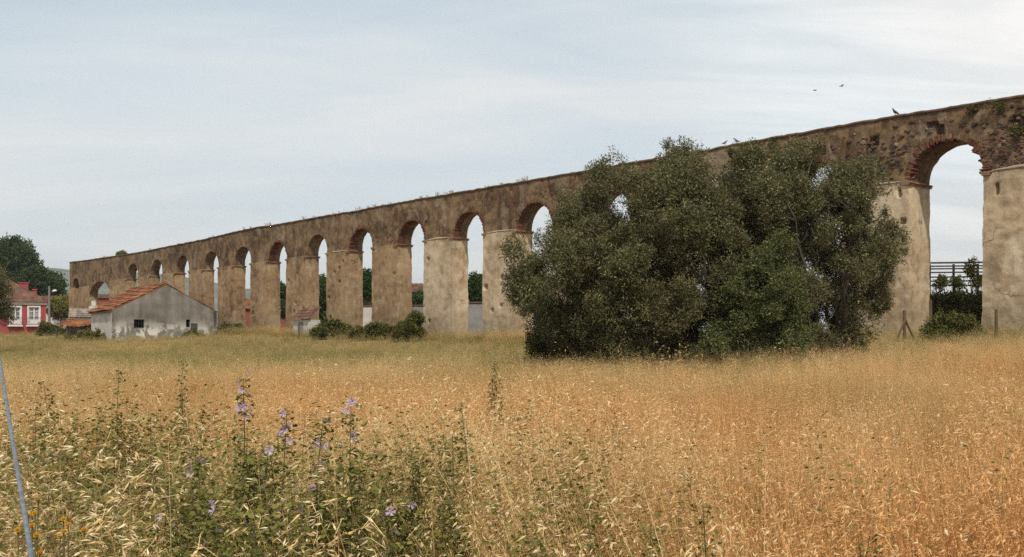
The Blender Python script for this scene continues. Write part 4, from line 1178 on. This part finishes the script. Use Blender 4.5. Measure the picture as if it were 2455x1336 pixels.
# ------------------------------------------------------------------ birds
bm_ = simple('bird_feather', (0.05, 0.045, 0.04), (0.14, 0.125, 0.11), 30)
def loft(mb, rings, sides=8):
    V = []; Fs = []
    for (x, z, ry, rz2) in rings:
        for k in range(sides):
            an = 2 * math.pi * k / sides
            V.append((x, ry * math.cos(an), z + rz2 * math.sin(an)))
    for i in range(len(rings) - 1):
        for k in range(sides):
            Fs.append((i * sides + k, i * sides + (k + 1) % sides, (i + 1) * sides + (k + 1) % sides, (i + 1) * sides + k))
    Fs.append(tuple(range(sides))[::-1]); Fs.append(tuple((len(rings) - 1) * sides + k for k in range(sides)))
    mb.add(V, Fs)
def perched(loc, rz, s, label, sink=0.0):
    t = thing('bird', label, 'bird', loc, rz, 'birds on and above the aqueduct')
    mb = MB()
    loft(mb, [(-.17 * s, .05 * s, .012 * s, .008 * s), (-.10 * s, .075 * s, .03 * s, .02 * s), (-.04 * s, .105 * s, .05 * s, .05 * s), (.04 * s, .135 * s, .058 * s, .06 * s), (.09 * s, .17 * s, .042 * s, .05 * s),
               (.11 * s, .21 * s, .03 * s, .032 * s), (.125 * s, .235 * s, .032 * s, .03 * s), (.15 * s, .24 * s, .022 * s, .02 * s), (.165 * s, .237 * s, .007 * s, .006 * s), (.19 * s, .232 * s, .002 * s, .002 * s)])
    mb.build('body', bm_, t, True)
    for sg in (-1, 1):
        mb = MB(); mb.add([(.06 * s, sg * .055 * s, .155 * s), (.03 * s, sg * .066 * s, .10 * s), (-.08 * s, sg * .05 * s, .07 * s), (-.17 * s, sg * .02 * s, .07 * s), (-.06 * s, sg * .052 * s, .12 * s),
                          (.06 * s, sg * .045 * s, .155 * s), (.03 * s, sg * .05 * s, .10 * s), (-.08 * s, sg * .03 * s, .07 * s), (-.17 * s, sg * .012 * s, .066 * s), (-.06 * s, sg * .04 * s, .12 * s)],
                          [(0, 1, 2, 3, 4), (9, 8, 7, 6, 5)] + [(i, (i + 1) % 5, 5 + (i + 1) % 5, 5 + i) for i in range(5)]); mb.build('wing', bm_, t)
        mb = MB(); mb.tube([(.01 * s, sg * .02 * s, .08 * s), (.015 * s, sg * .02 * s, 0), (.05 * s, sg * .022 * s, .002)], .006 * s, 5); mb.build('leg', M['metal'], t)
def top_at(px):
    u = PER * t_of(px); return wall_w(u, -0.15, float(ztop(u)) + 0.12)
perched(top_at(2143), math.radians(200), 1.15, 'small bird perched on the coping, alone right of the treetops')
perched(top_at(1733), math.radians(10), 1.0, 'hunched bird on the coping above the olives, left of a pair')
perched(top_at(1762), math.radians(185), 1.0, 'upright bird on the coping above the olives, right of a pair')
oo = [o for o in OPEN if o[4] == 0][0]
perched(wall_w(oo[1] - 0.05, -0.1, oo[2] + 0.03), math.radians(-20), 1.0, 'dark bird perched on the brick impost inside the right arch')
def flying(px, py, Z, label, bank):
    q = P(px, py, Z)
    t = thing('bird', label, 'bird', q, math.radians(195), 'birds on and above the aqueduct')
    mb = MB(); loft(mb, [(-.16, 0, .03, .006), (-.08, 0, .02, .015), (0, 0, .035, .032), (.06, 0.005, .03, .03), (.10, .012, .022, .022), (.13, .01, .006, .006)]); mb.build('body', bm_, t, True)
    for sg, up_ in ((-1, bank), (1, -bank + 0.25)):
        mb = MB()
        pr_ = [(.05, sg * .02, .01), (.06, sg * .14, .05 + up_ * .1), (-.02, sg * .34, .04 + up_ * .28), (-.06, sg * .2, .03 + up_ * .14), (-.05, sg * .03, .005)]
        mb.add(pr_ + [(x, y, z - .008) for x, y, z in pr_], [(0, 1, 2, 3, 4), (9, 8, 7, 6, 5)] + [(i, (i + 1) % 5, 5 + (i + 1) % 5, 5 + i) for i in range(5)])
        mb.build('wing', bm_, t)
flying(1953, 217, 75, 'bird in flight in the sky, the left of two', 0.5)
flying(2017, 207, 75, 'bird in flight in the sky, the right of two', 0.1)

# ------------------------------------------------------------------ wire rope
mb = MB()
p0 = Vector(P(-28, 690, 4.6)); p1 = Vector(P(78, 1350, 1.55))
pa = Vector(P(0, 870, 2.7))
ctl = [p0, pa, p1, p1 + (p1 - pa) * 0.6]
def bez(s):      # gentle curve through the two visible ends
    s2 = s * 3; i = min(int(s2), 2); f = s2 - i
    return ctl[i].lerp(ctl[i + 1], f)
N_ = 420
lens = [(ctl[i + 1] - ctl[i]).length for i in range(3)]
for k in range(6):
    pts = []
    s_ = 0
    for i in range(N_):
        s = i / (N_ - 1); c = bez(s)
        d = (bez(min(s + .003, 1)) - bez(max(s - .003, 0))).normalized()
        a = d.cross(Vector((0, 0, 1))).normalized(); b = d.cross(a)
        if i: s_ += (c - last).length
        last = c
        an = 2 * math.pi * (k / 6 + s_ / 0.06)
        pts.append(c + (a * math.cos(an) + b * math.sin(an)) * 0.0028)
    mb.tube(pts, 0.0018, 5, cap=False)
o = mb.build('wire_rope', M['cable'], None, True); tag(o, 'twisted blue-grey steel wire rope slanting down along the left edge', 'cable')

# ------------------------------------------------------------------ field plants
def blade_mesh(vs, fs, mi, r, base, d, h, w, bend, segs=3, m=0):
    """one curved ribbon"""
    side = Vector((-d.y, d.x, 0)).normalized() * w / 2
    n0 = len(vs)
    for k in range(segs + 1):
        s = k / segs
        p = base + Vector((0, 0, h * (s - 0.25 * bend * s * s))) + d * (h * bend * s * s)
        ww = side * (1 - s * 0.85)
        vs += [p - ww, p + ww]
    for k in range(segs):
        i = n0 + 2 * k; fs.append((i, i + 1, i + 3, i + 2)); mi.append(m)
    return p
def spikelet(vs, fs, mi, r, p, d, l, w, detail, m=1):
    d = d.normalized()
    sd_ = d.cross(Vector((r.gauss(0, 1), r.gauss(0, 1), r.gauss(0, 1)))).normalized()
    nn = d.cross(sd_)
    if detail:
        for s in (-1, 1):
            sp = (d + sd_ * 0.22 * s).normalized()
            ww = nn * w * 0.5; bo = sd_ * s * w * 0.32
            n0 = len(vs)
            vs += [p, p + sp * l * .3 + ww * .9 + bo * .6, p + sp * l, p + sp * l * .3 - ww * .9 + bo * .6, p + sp * l * .35 + bo * 1.7]
            fs += [(n0, n0 + 1, n0 + 4), (n0 + 1, n0 + 2, n0 + 4), (n0 + 2, n0 + 3, n0 + 4), (n0 + 3, n0, n0 + 4)]; mi += [m] * 4
        n0 = len(vs); e = p + d * l * 1.7 + sd_ * l * r.uniform(-.4, .4); q = p + d * l * .8
        vs += [q + nn * .0006, q - nn * .0006, e]; fs.append((n0, n0 + 1, n0 + 2)); mi.append(0)
    else:
        n0 = len(vs)
        vs += [p, p + d * l * .4 + nn * w * .5, p + d * l, p + d * l * .4 - nn * w * .5]; fs.append((n0, n0 + 1, n0 + 2, n0 + 3)); mi.append(m)
        n0 = len(vs)
        vs += [p, p + d * l * .4 + sd_ * w * .5, p + d * l, p + d * l * .4 - sd_ * w * .5]; fs.append((n0, n0 + 1, n0 + 2, n0 + 3)); mi.append(m)
def oat(vs, fs, mi, r, base, h, detail, lean, nsp, sl_=0.027, sw_=0.006, stemw=0.0028, spread=1.0):
    d = (lean + Vector((r.gauss(0, .45), r.gauss(0, .45), 0))); d.z = 0
    if d.length < .05: d = Vector((1, 0, 0))
    d.normalize(); bend = r.uniform(0.05, 0.28)
    pts = []
    segs = 4
    blade_mesh(vs, fs, mi, r, base, d, h, stemw, bend, segs)
    def at(s): return base + Vector((0, 0, h * (s - .25 * bend * s * s))) + d * (h * bend * s * s)
    for k in range(nsp):
        s = r.uniform(0.6, 1.0)
        p = at(s)
        an = r.uniform(0, 6.28)
        out = (Vector((math.cos(an), math.sin(an), r.uniform(-.1, .7))) + lean * .5).normalized() * r.uniform(.03, .12) * (1.5 - s) * spread
        q = p + out
        if detail:
            n0 = len(vs); sdv = Vector((-out.y, out.x, 0)).normalized() * .0007
            vs += [p - sdv, p + sdv, q + sdv, q - sdv]; fs.append((n0, n0 + 1, n0 + 2, n0 + 3)); mi.append(0)
        dd = out.normalized() * .8 + lean * .5 + Vector((r.gauss(0, .25), r.gauss(0, .25), -r.uniform(.0, .9)))
        spikelet(vs, fs, mi, r, q, dd, sl_ * r.uniform(.75, 1.2), sw_ * r.uniform(.8, 1.2), detail)
def clump_mesh(name, kind, seed):
    r = random.Random(seed); vs = []; fs = []; mi = []
    lean = Vector((-0.55, 0.1, 0))
    def bp(rad): an = r.uniform(0, 6.28); q = rad * math.sqrt(r.random()); return Vector((q * math.cos(an), q * math.sin(an), -.03))
    def dirv(): an = r.uniform(0, 6.28); return (Vector((math.cos(an), math.sin(an), 0)) + lean * .6).normalized()
    if kind == 'near':
        for k in range(5): oat(vs, fs, mi, r, bp(.16), r.uniform(.75, 1.2), True, lean, r.randint(7, 12))
        for k in range(16): blade_mesh(vs, fs, mi, r, bp(.18), dirv(), r.uniform(.35, .95), r.uniform(.002, .0045), r.uniform(.02, .45), 4)
    elif kind == 'mid':
        for k in range(9): oat(vs, fs, mi, r, bp(.24), r.uniform(.65, 1.08), False, lean, r.randint(12, 19), .0185, .0042, .003, .6)
        for k in range(22): blade_mesh(vs, fs, mi, r, bp(.26), dirv(), r.uniform(.45, 1.0), r.uniform(.0025, .005), r.uniform(.0, .25), 3)
    elif kind == 'far':
        for k in range(10): oat(vs, fs, mi, r, bp(.33), r.uniform(.5, .85), False, lean, r.randint(5, 9), .034, .011, .006)
        for k in range(18): blade_mesh(vs, fs, mi, r, bp(.35), dirv(), r.uniform(.25, .7), r.uniform(.008, .016), r.uniform(.05, .5), 2)
    elif kind == 'under':
        for k in range(26): blade_mesh(vs, fs, mi, r, bp(.16), dirv(), r.uniform(.15, .55), r.uniform(.003, .007), r.uniform(.2, 1.0), 3)
    elif kind == 'weed':
        for k in range(3):
            b = bp(.12); h = r.uniform(.75, 1.1); d = dirv()
            blade_mesh(vs, fs, mi, r, b, d, h, .004, .15, 3, 0)
            for j in range(90):
                s = r.uniform(.25, 1); p = b + Vector((0, 0, h * s)) + d * h * .15 * s * s + Vector((r.gauss(0, .035), r.gauss(0, .035), r.gauss(0, .02)))
                an = r.uniform(0, 6.28); l = r.uniform(.012, .026); e = Vector((math.cos(an), math.sin(an), r.uniform(-.4, .6))).normalized(); sd_ = e.cross(Vector((r.gauss(0, .4), r.gauss(0, .4), 1))).normalized() * l * .3
                n0 = len(vs); vs += [p, p + e * l * .5 + sd_, p + e * l, p + e * l * .5 - sd_]; fs.append((n0, n0 + 1, n0 + 2, n0 + 3)); mi.append(1)
    me = bpy.data.meshes.new(name)
    me.from_pydata([tuple(v) for v in vs], [], fs)
    for m in ((M['straw'], M['husk']) if kind != 'weed' else (M['weedstem'], M['weedleaf'])): me.materials.append(m)
    me.polygons.foreach_set('material_index', mi)
    me.update()
    return me
def lib(kind, n, label):
    c = bpy.data.collections.new(label)
    for k in range(n): c.objects.link(bpy.data.objects.new(label, clump_mesh(label, kind, 100 + k * 7 + len(kind))))
    return c
def scatter(name, label, cat, coll, nvar, XY, scale, tint, hue, rg, tilt=0.12):
    n = len(XY)
    V = np.stack([XY[:, 0], XY[:, 1], ground_z(XY[:, 0], XY[:, 1])], 1).astype(np.float32)
    me = bpy.data.meshes.new(name); me.vertices.add(n); me.vertices.foreach_set('co', V.ravel())
    lx = 0.30 * n2(XY, 1.1, 91) + 0.06; ly = -0.10 + 0.34 * n2(XY, 1.4, 92)      # neighbouring stalks lean together
    rot = np.stack([rg.normal(0, tilt, n) + lx, rg.normal(0, tilt, n) + ly, rg.uniform(-0.5, 0.5, n)], 1).astype(np.float32)
    for nm, typ, arr, key in (('rot', 'FLOAT_VECTOR', rot.ravel(), 'vector'), ('scl', 'FLOAT', scale.astype(np.float32), 'value'), ('tint', 'FLOAT', tint.astype(np.float32), 'value'),
                              ('hue', 'FLOAT', hue.astype(np.float32), 'value'), ('pick', 'INT', rg.integers(0, nvar, n).astype(np.int32), 'value')):
        me.attributes.new(nm, typ, 'POINT').data.foreach_set(key, arr)
    o = link(bpy.data.objects.new(name, me))
    ng = bpy.data.node_groups.new(name, 'GeometryNodeTree')
    ng.interface.new_socket('Geometry', in_out='INPUT', socket_type='NodeSocketGeometry')
    ng.interface.new_socket('Geometry', in_out='OUTPUT', socket_type='NodeSocketGeometry')
    gi = ng.nodes.new('NodeGroupInput'); gout = ng.nodes.new('NodeGroupOutput')
    ci = ng.nodes.new('GeometryNodeCollectionInfo'); ci.inputs['Collection'].default_value = coll
    ci.inputs['Separate Children'].default_value = True; ci.inputs['Reset Children'].default_value = True
    ip = ng.nodes.new('GeometryNodeInstanceOnPoints')
    def na(nm, typ):
        q = ng.nodes.new('GeometryNodeInputNamedAttribute'); q.data_type = typ; q.inputs['Name'].default_value = nm
        return q.outputs['Attribute']
    er = ng.nodes.new('FunctionNodeEulerToRotation')
    L = ng.links.new
    L(gi.outputs[0], ip.inputs['Points']); L(ci.outputs[0], ip.inputs['Instance'])
    ip.inputs['Pick Instance'].default_value = True
    L(na('pick', 'INT'), ip.inputs['Instance Index']); L(na('rot', 'FLOAT_VECTOR'), er.inputs[0]); L(er.outputs[0], ip.inputs['Rotation']); L(na('scl', 'FLOAT'), ip.inputs['Scale'])
    L(ip.outputs[0], gout.inputs[0])
    md = o.modifiers.new('scatter', 'NODES'); md.node_group = ng
    me.materials.append(M['straw'])
    return tag(o, label, cat, None, 'stuff')
def field(rg, n, d0, d1, power=1.0, half=0.66):
    """random points in the wedge the photograph sees (and a margin), d0..d1 metres out"""
    n = int(n * (1 + 2.2 / (half * (d0 + d1) / 2)))
    u = rg.random(n)
    d = np.sqrt(d0 ** 2 + u * (d1 ** 2 - d0 ** 2)) if power == 1 else d0 * (d1 / d0) ** u
    x = rg.uniform(-1, 1, n) * (half * d + 2.2) + rg.normal(0, .3, n)
    return np.stack([x, d], 1)
def front(XY, pad=0.6): return (ct * XY[:, 0] + st * XY[:, 1]) < (ct * X0 + st * Z0) - pad
def n2(XY, s, seed): return fbm(np.stack([XY[:, 0] / s, XY[:, 1] / s, XY[:, 0] * 0], 1), seed, 3)
def greenness(XY):
    d = XY[:, 1]
    g = np.interp(d, [0, 8, 19, 28, 42, 70, 110], [0.06, 0.06, 0.10, 0.32, 0.56, 0.66, 0.7])
    g = g + 0.34 * n2(XY, 5.0, 3) * np.clip(d / 12, 0.5, 1)
    g = g - np.clip(XY[:, 0] / np.maximum(d, 1), -.15, .5) * .5 * np.clip(d / 15, 0, 1)
    left = np.clip((-XY[:, 0] / np.maximum(d, 1) + 0.05) * 2.2, 0, 1) * np.clip((9 - d) / 4, 0, 1)
    return np.clip(g + 0.16 * left, 0, 0.95)
def redness(XY):
    s = XY[:, 0] / np.maximum(XY[:, 1], 1)
    return np.clip(0.28 + 0.36 * s + 0.55 * n2(XY, 3.4, 9) + 0.45 * n2(XY * np.array([0.6, 1.0]), .9, 10), 0, 1) * np.clip((36 - XY[:, 1]) / 16, 0.0, 1)
rg = np.random.default_rng(42)
cn = lib('near', 8, 'wild_oat_clump'); cm = lib('mid', 8, 'straw_clump'); cf = lib('far', 8, 'grass_clump'); cu_ = lib('under', 5, 'blade_clump'); cw = lib('weed', 6, 'weed_sprig')
def thin(XY, s, seed, lo=.25):      # leaves open, darker gaps between denser patches
    return XY[rg.random(len(XY)) < np.clip(.58 + 1.15 * n2(XY, s, seed), lo, 1)]
XY = thin(field(rg, 1800, 2.45, 6.2), .55, 61)
keep = rg.random(len(XY)) < np.where((XY[:, 0] / XY[:, 1] < 0.0) & (XY[:, 0] / XY[:, 1] > -.46), .55, np.interp(XY[:, 0] / XY[:, 1], [0.0, .2], [.8, .16])); XY = XY[keep]
XY = np.concatenate([XY, thin(field(rg, 800, 6.2, 26.0), 1.5, 66, .05)])
hscale = np.interp(XY[:, 1], [2.4, 3, 5, 7.5, 20], [1.08, 1.17, 1.17, 1.2, 1.1]) * rg.uniform(.75, 1.1, len(XY)) * (1 + 0.12 * n2(XY, 1.5, 4))
scatter('wild_oats', 'tall pale wild oats with hanging husks in the foreground', 'wild oats', cn, 8, XY, hscale, greenness(XY), redness(XY), rg)
XY = field(rg, 2400, 2.3, 9.0)
scatter('grass_blades', 'tangle of dry bent grass blades below the oats', 'grass', cu_, 5, XY, rg.uniform(.8, 1.4, len(XY)), np.clip(greenness(XY) + .12 + np.interp(XY[:, 0] / XY[:, 1] + .06 * n2(XY, .7, 35), [-.2, .16], [.45, 0]) * np.clip((7.5 - XY[:, 1]) / 2, 0, 1) * (.6 + .6 * n2(XY, .8, 33)), 0, 1), redness(XY), rg)
XY = np.concatenate([thin(field(rg, 7600, 2.5, 13.0), .7, 62, .06), thin(field(rg, 8600, 12.0, 20.0), 1.1, 63, .1), thin(field(rg, 10000, 18.0, 29.0), 1.6, 64), thin(field(rg, 6000, 28.0, 37.0), 2.2, 65)]); XY = XY[front(XY)]
scatter('dry_grass', 'golden dry grass and oats covering the middle of the field', 'grass', cm, 8, XY, rg.uniform(.68, 1.16, len(XY)) * (1 + .2 * n2(XY, 1.6, 6)) * np.interp(XY[:, 1], [5, 12, 29], [1.15, 1.02, .85]), greenness(XY), redness(XY), rg)
XY = field(rg, 30000, 26.0, 128.0, 2, .75); XY = XY[front(XY)]
scatter('far_grass', 'yellow green grass of the far field up to the aqueduct foot', 'grass', cf, 8, XY, rg.uniform(.6, 1.0, len(XY)) * np.interp(XY[:, 1], [26, 60, 120], [.95, .85, .9]), greenness(XY), redness(XY), rg)
# strip of rank grass at the wall foot
uu = rg.uniform(-14, UEND, 2600); yy = rg.exponential(.7, 2600) + .2
XY = np.stack([X0 - st * uu - ct * yy, Z0 + ct * uu - st * yy], 1)
scatter('rank_grass', 'rank yellowing grass against the feet of the piers', 'grass', cf, 8, XY, rg.uniform(.7, 1.25, len(XY)), np.clip(.35 + .5 * n2(XY, 4, 12), 0, 1), np.full(len(XY), .25), rg)
XY = field(rg, 3400, 2.45, 8.0, 1, .62)
wgt = np.clip(0.95 - (XY[:, 0] / XY[:, 1] + .08 * n2(XY, .8, 36) + .42) * 1.45, 0.02, 1) * np.clip(.55 + .9 * n2(XY, 1.4, 21), 0, 1)
XY = XY[rg.random(len(XY)) < wgt]
rr2 = field(rg, 9000, 14.0, 62.0, 2, .7); rr2 = rr2[front(rr2, 1.5)]
rr2 = rr2[n2(rr2, 3.2, 55) > .42][:1300]
XY = np.concatenate([XY, rr2])
scatter('green_weeds', 'low green weeds growing up among the oats on the left', 'weeds', cw, 6, XY, rg.uniform(.8, 1.2, len(XY)) * np.where(XY[:, 1] < 6, 1.12, .9), np.zeros(len(XY)), np.zeros(len(XY)), rg)

# single tall plants
rp = random.Random(4)
def lobed(vs, fs, p, d, nrm, l):
    sd_ = d.cross(nrm).normalized(); n0 = len(vs); vs.append(p)
    k = 7
    for i in range(k):
        an = -1.9 + 3.8 * i / (k - 1); rr_ = l * (1.0 if i % 2 == 0 else .62)
        vs.append(p + (d * math.cos(an) + sd_ * math.sin(an)) * rr_ + nrm * rp.uniform(-.1, .1) * l)
    fs += [(n0, n0 + i, n0 + i + 1) for i in range(1, k)]
petal_me = {}
def flower_mesh(v):
    if v in petal_me: return petal_me[v]
    r = random.Random(v); mb = MB()
    for k in range(5):
        an = 2 * math.pi * k / 5 + r.uniform(-.15, .15); d = Vector((math.cos(an), math.sin(an), .45)); s = Vector((-d.y, d.x, 0))
        l = .022; mb.add([Vector((0, 0, 0)), d * l * .6 + s * l * .26, d * l + s * l * .34, d * l * .9, d * l - s * l * .34, d * l * .6 - s * l * .26], [(0, 1, 2, 3, 4, 5)])
    petal_me[v] = mb.mesh('flower', M['petal']); return petal_me[v]
def mallow(px, py, Z, nf, label, group, branches=9, cat='wildflower', name='mallow_plant'):
    q = Vector(P(px, py, Z)); g_ = gz(q.x, q.y); h = q.z - g_
    t = thing(name, label, cat, (q.x, q.y, g_), 0, group)
    sb = MB(); vs = []; fs = []
    tips = []
    for b in range(branches):
        s0 = Vector((rp.gauss(0, .02), rp.gauss(0, .02), 0))
        hh = h if b == 0 else h * rp.uniform(.6, .93)
        off_ = Vector((0, 0, 0)) if b == 0 else Vector((rp.gauss(0, .13), rp.gauss(0, .11), 0))
        pts = [s0 + off_ * (k / 6) ** 1.3 + Vector((rp.gauss(0, .006), rp.gauss(0, .006), hh * k / 6)) for k in range(7)]
        if b == 0: pts[-1] = Vector((0, 0, hh))
        sb.tube(pts, [.005 - .0035 * k / 6 for k in range(7)], 5)
        nl = int(230 * hh)
        for k in range(nl):
            s = .25 + .75 * rp.random() ** .8; i = min(int(s * 6), 5); p = pts[i].lerp(pts[i + 1], s * 6 - i)
            an = rp.uniform(0, 6.28); d = Vector((math.cos(an), math.sin(an), rp.uniform(-.3, .6))).normalized()
            e = p + d * rp.uniform(.01, .08) * (1.3 - .85 * s)
            nrm = (Vector((rp.gauss(0, .5), rp.gauss(0, .5), 1))).normalized()
            lobed(vs, fs, e, d, nrm, rp.uniform(.010, .019) * (1.5 - .7 * s))
        tips.append((pts, hh))
    sb.build('stem', M['weedstem'], t)
    me = bpy.data.meshes.new('foliage'); me.from_pydata([tuple(v) for v in vs], [], fs); me.materials.append(M['mallowleaf']); me.update()
    link(bpy.data.objects.new('foliage', me), t)
    for k in range(nf):
        pts, hh = tips[0] if k < nf * .55 else rp.choice(tips)
        s = rp.uniform(.86, 1.0) if k < nf * .55 else rp.uniform(.74, .98); i = min(int(s * 6), 5); p = pts[i].lerp(pts[i + 1], s * 6 - i)
        an = rp.uniform(0, 6.28); d = Vector((math.cos(an), math.sin(an) - .35, rp.uniform(.1, .9))).normalized()
        f = link(bpy.data.objects.new('flower', flower_mesh(rp.randrange(5))), t)
        f.location = p + d * rp.uniform(.01, .035); f.rotation_euler = d.to_track_quat('Z', 'Y').to_euler(); f.scale = [rp.uniform(.5, .8)] * 3
mg = 'lilac mallow plants in the foreground'; wg2 = 'tall green weeds among the oats'
for a in [(583, 908, 4.0, 22, 'tallest lilac mallow spike, crowded with flowers at its top', mg),
          (842, 952, 3.8, 15, 'leafy lilac mallow with slender flowering top, rightmost of the tall mallows', mg),
          (688, 982, 3.9, 13, 'lilac mallow with an open cluster of flowers between the two tallest mallows', mg),
          (775, 1003, 3.6, 11, 'dark leafy mallow with two lilac flowers at its tip, left of the slender mallow', mg),
          (640, 1075, 3.4, 6, 'half-height mallow with scattered pale flowers below the tallest spike', mg),
          (470, 1075, 3.5, 5, 'short mallow with pale lilac flowers half hidden among hanging oats', mg),
          (405, 1168, 3.0, 5, 'low mallow with pale flowers near the bottom left among oat husks', mg),
          (940, 1185, 3.1, 5, 'low mallow with lilac flowers beside big pale oat husks', mg),
          (530, 1225, 2.8, 4, 'low lilac mallow at the bottom edge under the tallest spike', mg),
          (735, 1180, 3.0, 5, 'bushy low mallow in front of the dark leafy mallow', mg)]: mallow(*a)
for a in [(1105, 962, 4.8, 0, 'tall thin green weed in the middle of the golden grass', wg2, 5),
          (1085, 1045, 3.8, 0, 'branching green weed just below the tall thin middle weed', wg2, 5),
          (985, 1075, 3.7, 0, 'spreading green weed right of the slender mallow', wg2, 6),
          (440, 862, 7.0, 0, 'green weed spire rising above the far left golden grass', wg2, 4),
          (285, 892, 6.0, 0, 'green weed clump in the left golden grass', wg2, 6),
          (1405, 1170, 3.3, 0, 'slim green weed in the lower middle of the golden grass', wg2, 3),
          (1685, 1212, 3.1, 0, 'dark green weed tip at the lower right of the golden grass', wg2, 2),
          (1255, 1235, 2.9, 0, 'bushy green weed at the bottom edge near the middle', wg2, 5),
          (105, 920, 5.5, 0, 'green weed patch near the wire rope', wg2, 6),
          (360, 990, 4.4, 0, 'broad green weed left of the tallest mallow', wg2, 7),
          (235, 1010, 4.2, 0, 'upright green weed among pale oats at left', wg2, 6),
          (1560, 1262, 2.8, 0, 'low green weed at the bottom edge right of the slim weed', wg2, 4),
          (2085, 1285, 2.8, 0, 'small green weed at the bottom edge on the right', wg2, 2),
          (1190, 870, 9.5, 0, 'dark green weed clump at the far edge of the golden grass', wg2, 7)]:
    mallow(*a, cat='weed', name='green_weed')
# marigolds
for (px, py, Z, nf, lab) in ((72, 1150, 2.9, 4, 'orange yellow marigolds just right of the wire rope'), (200, 1185, 2.7, 3, 'orange yellow marigold among dry stalks away from the rope'), (60, 1205, 2.6, 3, 'lowest marigold clump behind the wire rope'), (160, 1170, 2.9, 3, 'marigold clump with small half-dead heads in the dry stalks')):
    q = Vector(P(px, py + 22, Z)); g_ = gz(q.x, q.y); h = q.z - g_
    t = thing('marigold_plant', lab, 'wildflower', (q.x, q.y, g_), 0, 'orange marigolds at the lower left')
    sb = MB()
    heads = []
    for k in range(nf):
        e = Vector((rp.uniform(-.06, .06), rp.uniform(-.06, .06), h * rp.uniform(.9, .98)))
        sb.tube([(0, 0, 0), e * .5 + Vector((rp.gauss(0, .01), 0, 0)), e], [.003, .0025, .002], 5); heads.append(e)
    sb.build('stem', M['weedstem'], t)
    for e in heads:
        mb = MB()
        for k in range(13):
            an = 2 * math.pi * k / 13; d = Vector((math.cos(an), math.sin(an), .35)); s = Vector((-d.y, d.x, 0)) * .0032
            mb.add([d * .002, d * .007 + s * .6, d * .010, d * .007 - s * .6], [(0, 1, 2, 3)])
        mb.tube([(0, 0, -.004), (0, 0, .004), (0, 0, .007)], [.003, .005, .002], 8)
        f = mb.build('flower', M['yellow'], t); f.location = e; f.rotation_euler = (rp.uniform(.2, .9), rp.uniform(-.5, .5), 0)

# ------------------------------------------------------------------ air
hz, hn = new_mat('air')
pv_ = nd(hn, 'ShaderNodeVolumePrincipled', {'Color': (0.80, 0.88, 0.97, 1), 'Density': 0.00018, 'Anisotropy': 0.2})
ho = nd(hn, 'ShaderNodeOutputMaterial'); hn.links.new(pv_.outputs[0], ho.inputs['Volume'])
mb = MB(); mb.box(-6500, 6500, -6500, 7500, -3.0, 230); tag(mb.build('haze', hz), 'thin summer haze over the fields and the hill', 'haze', None, 'stuff')
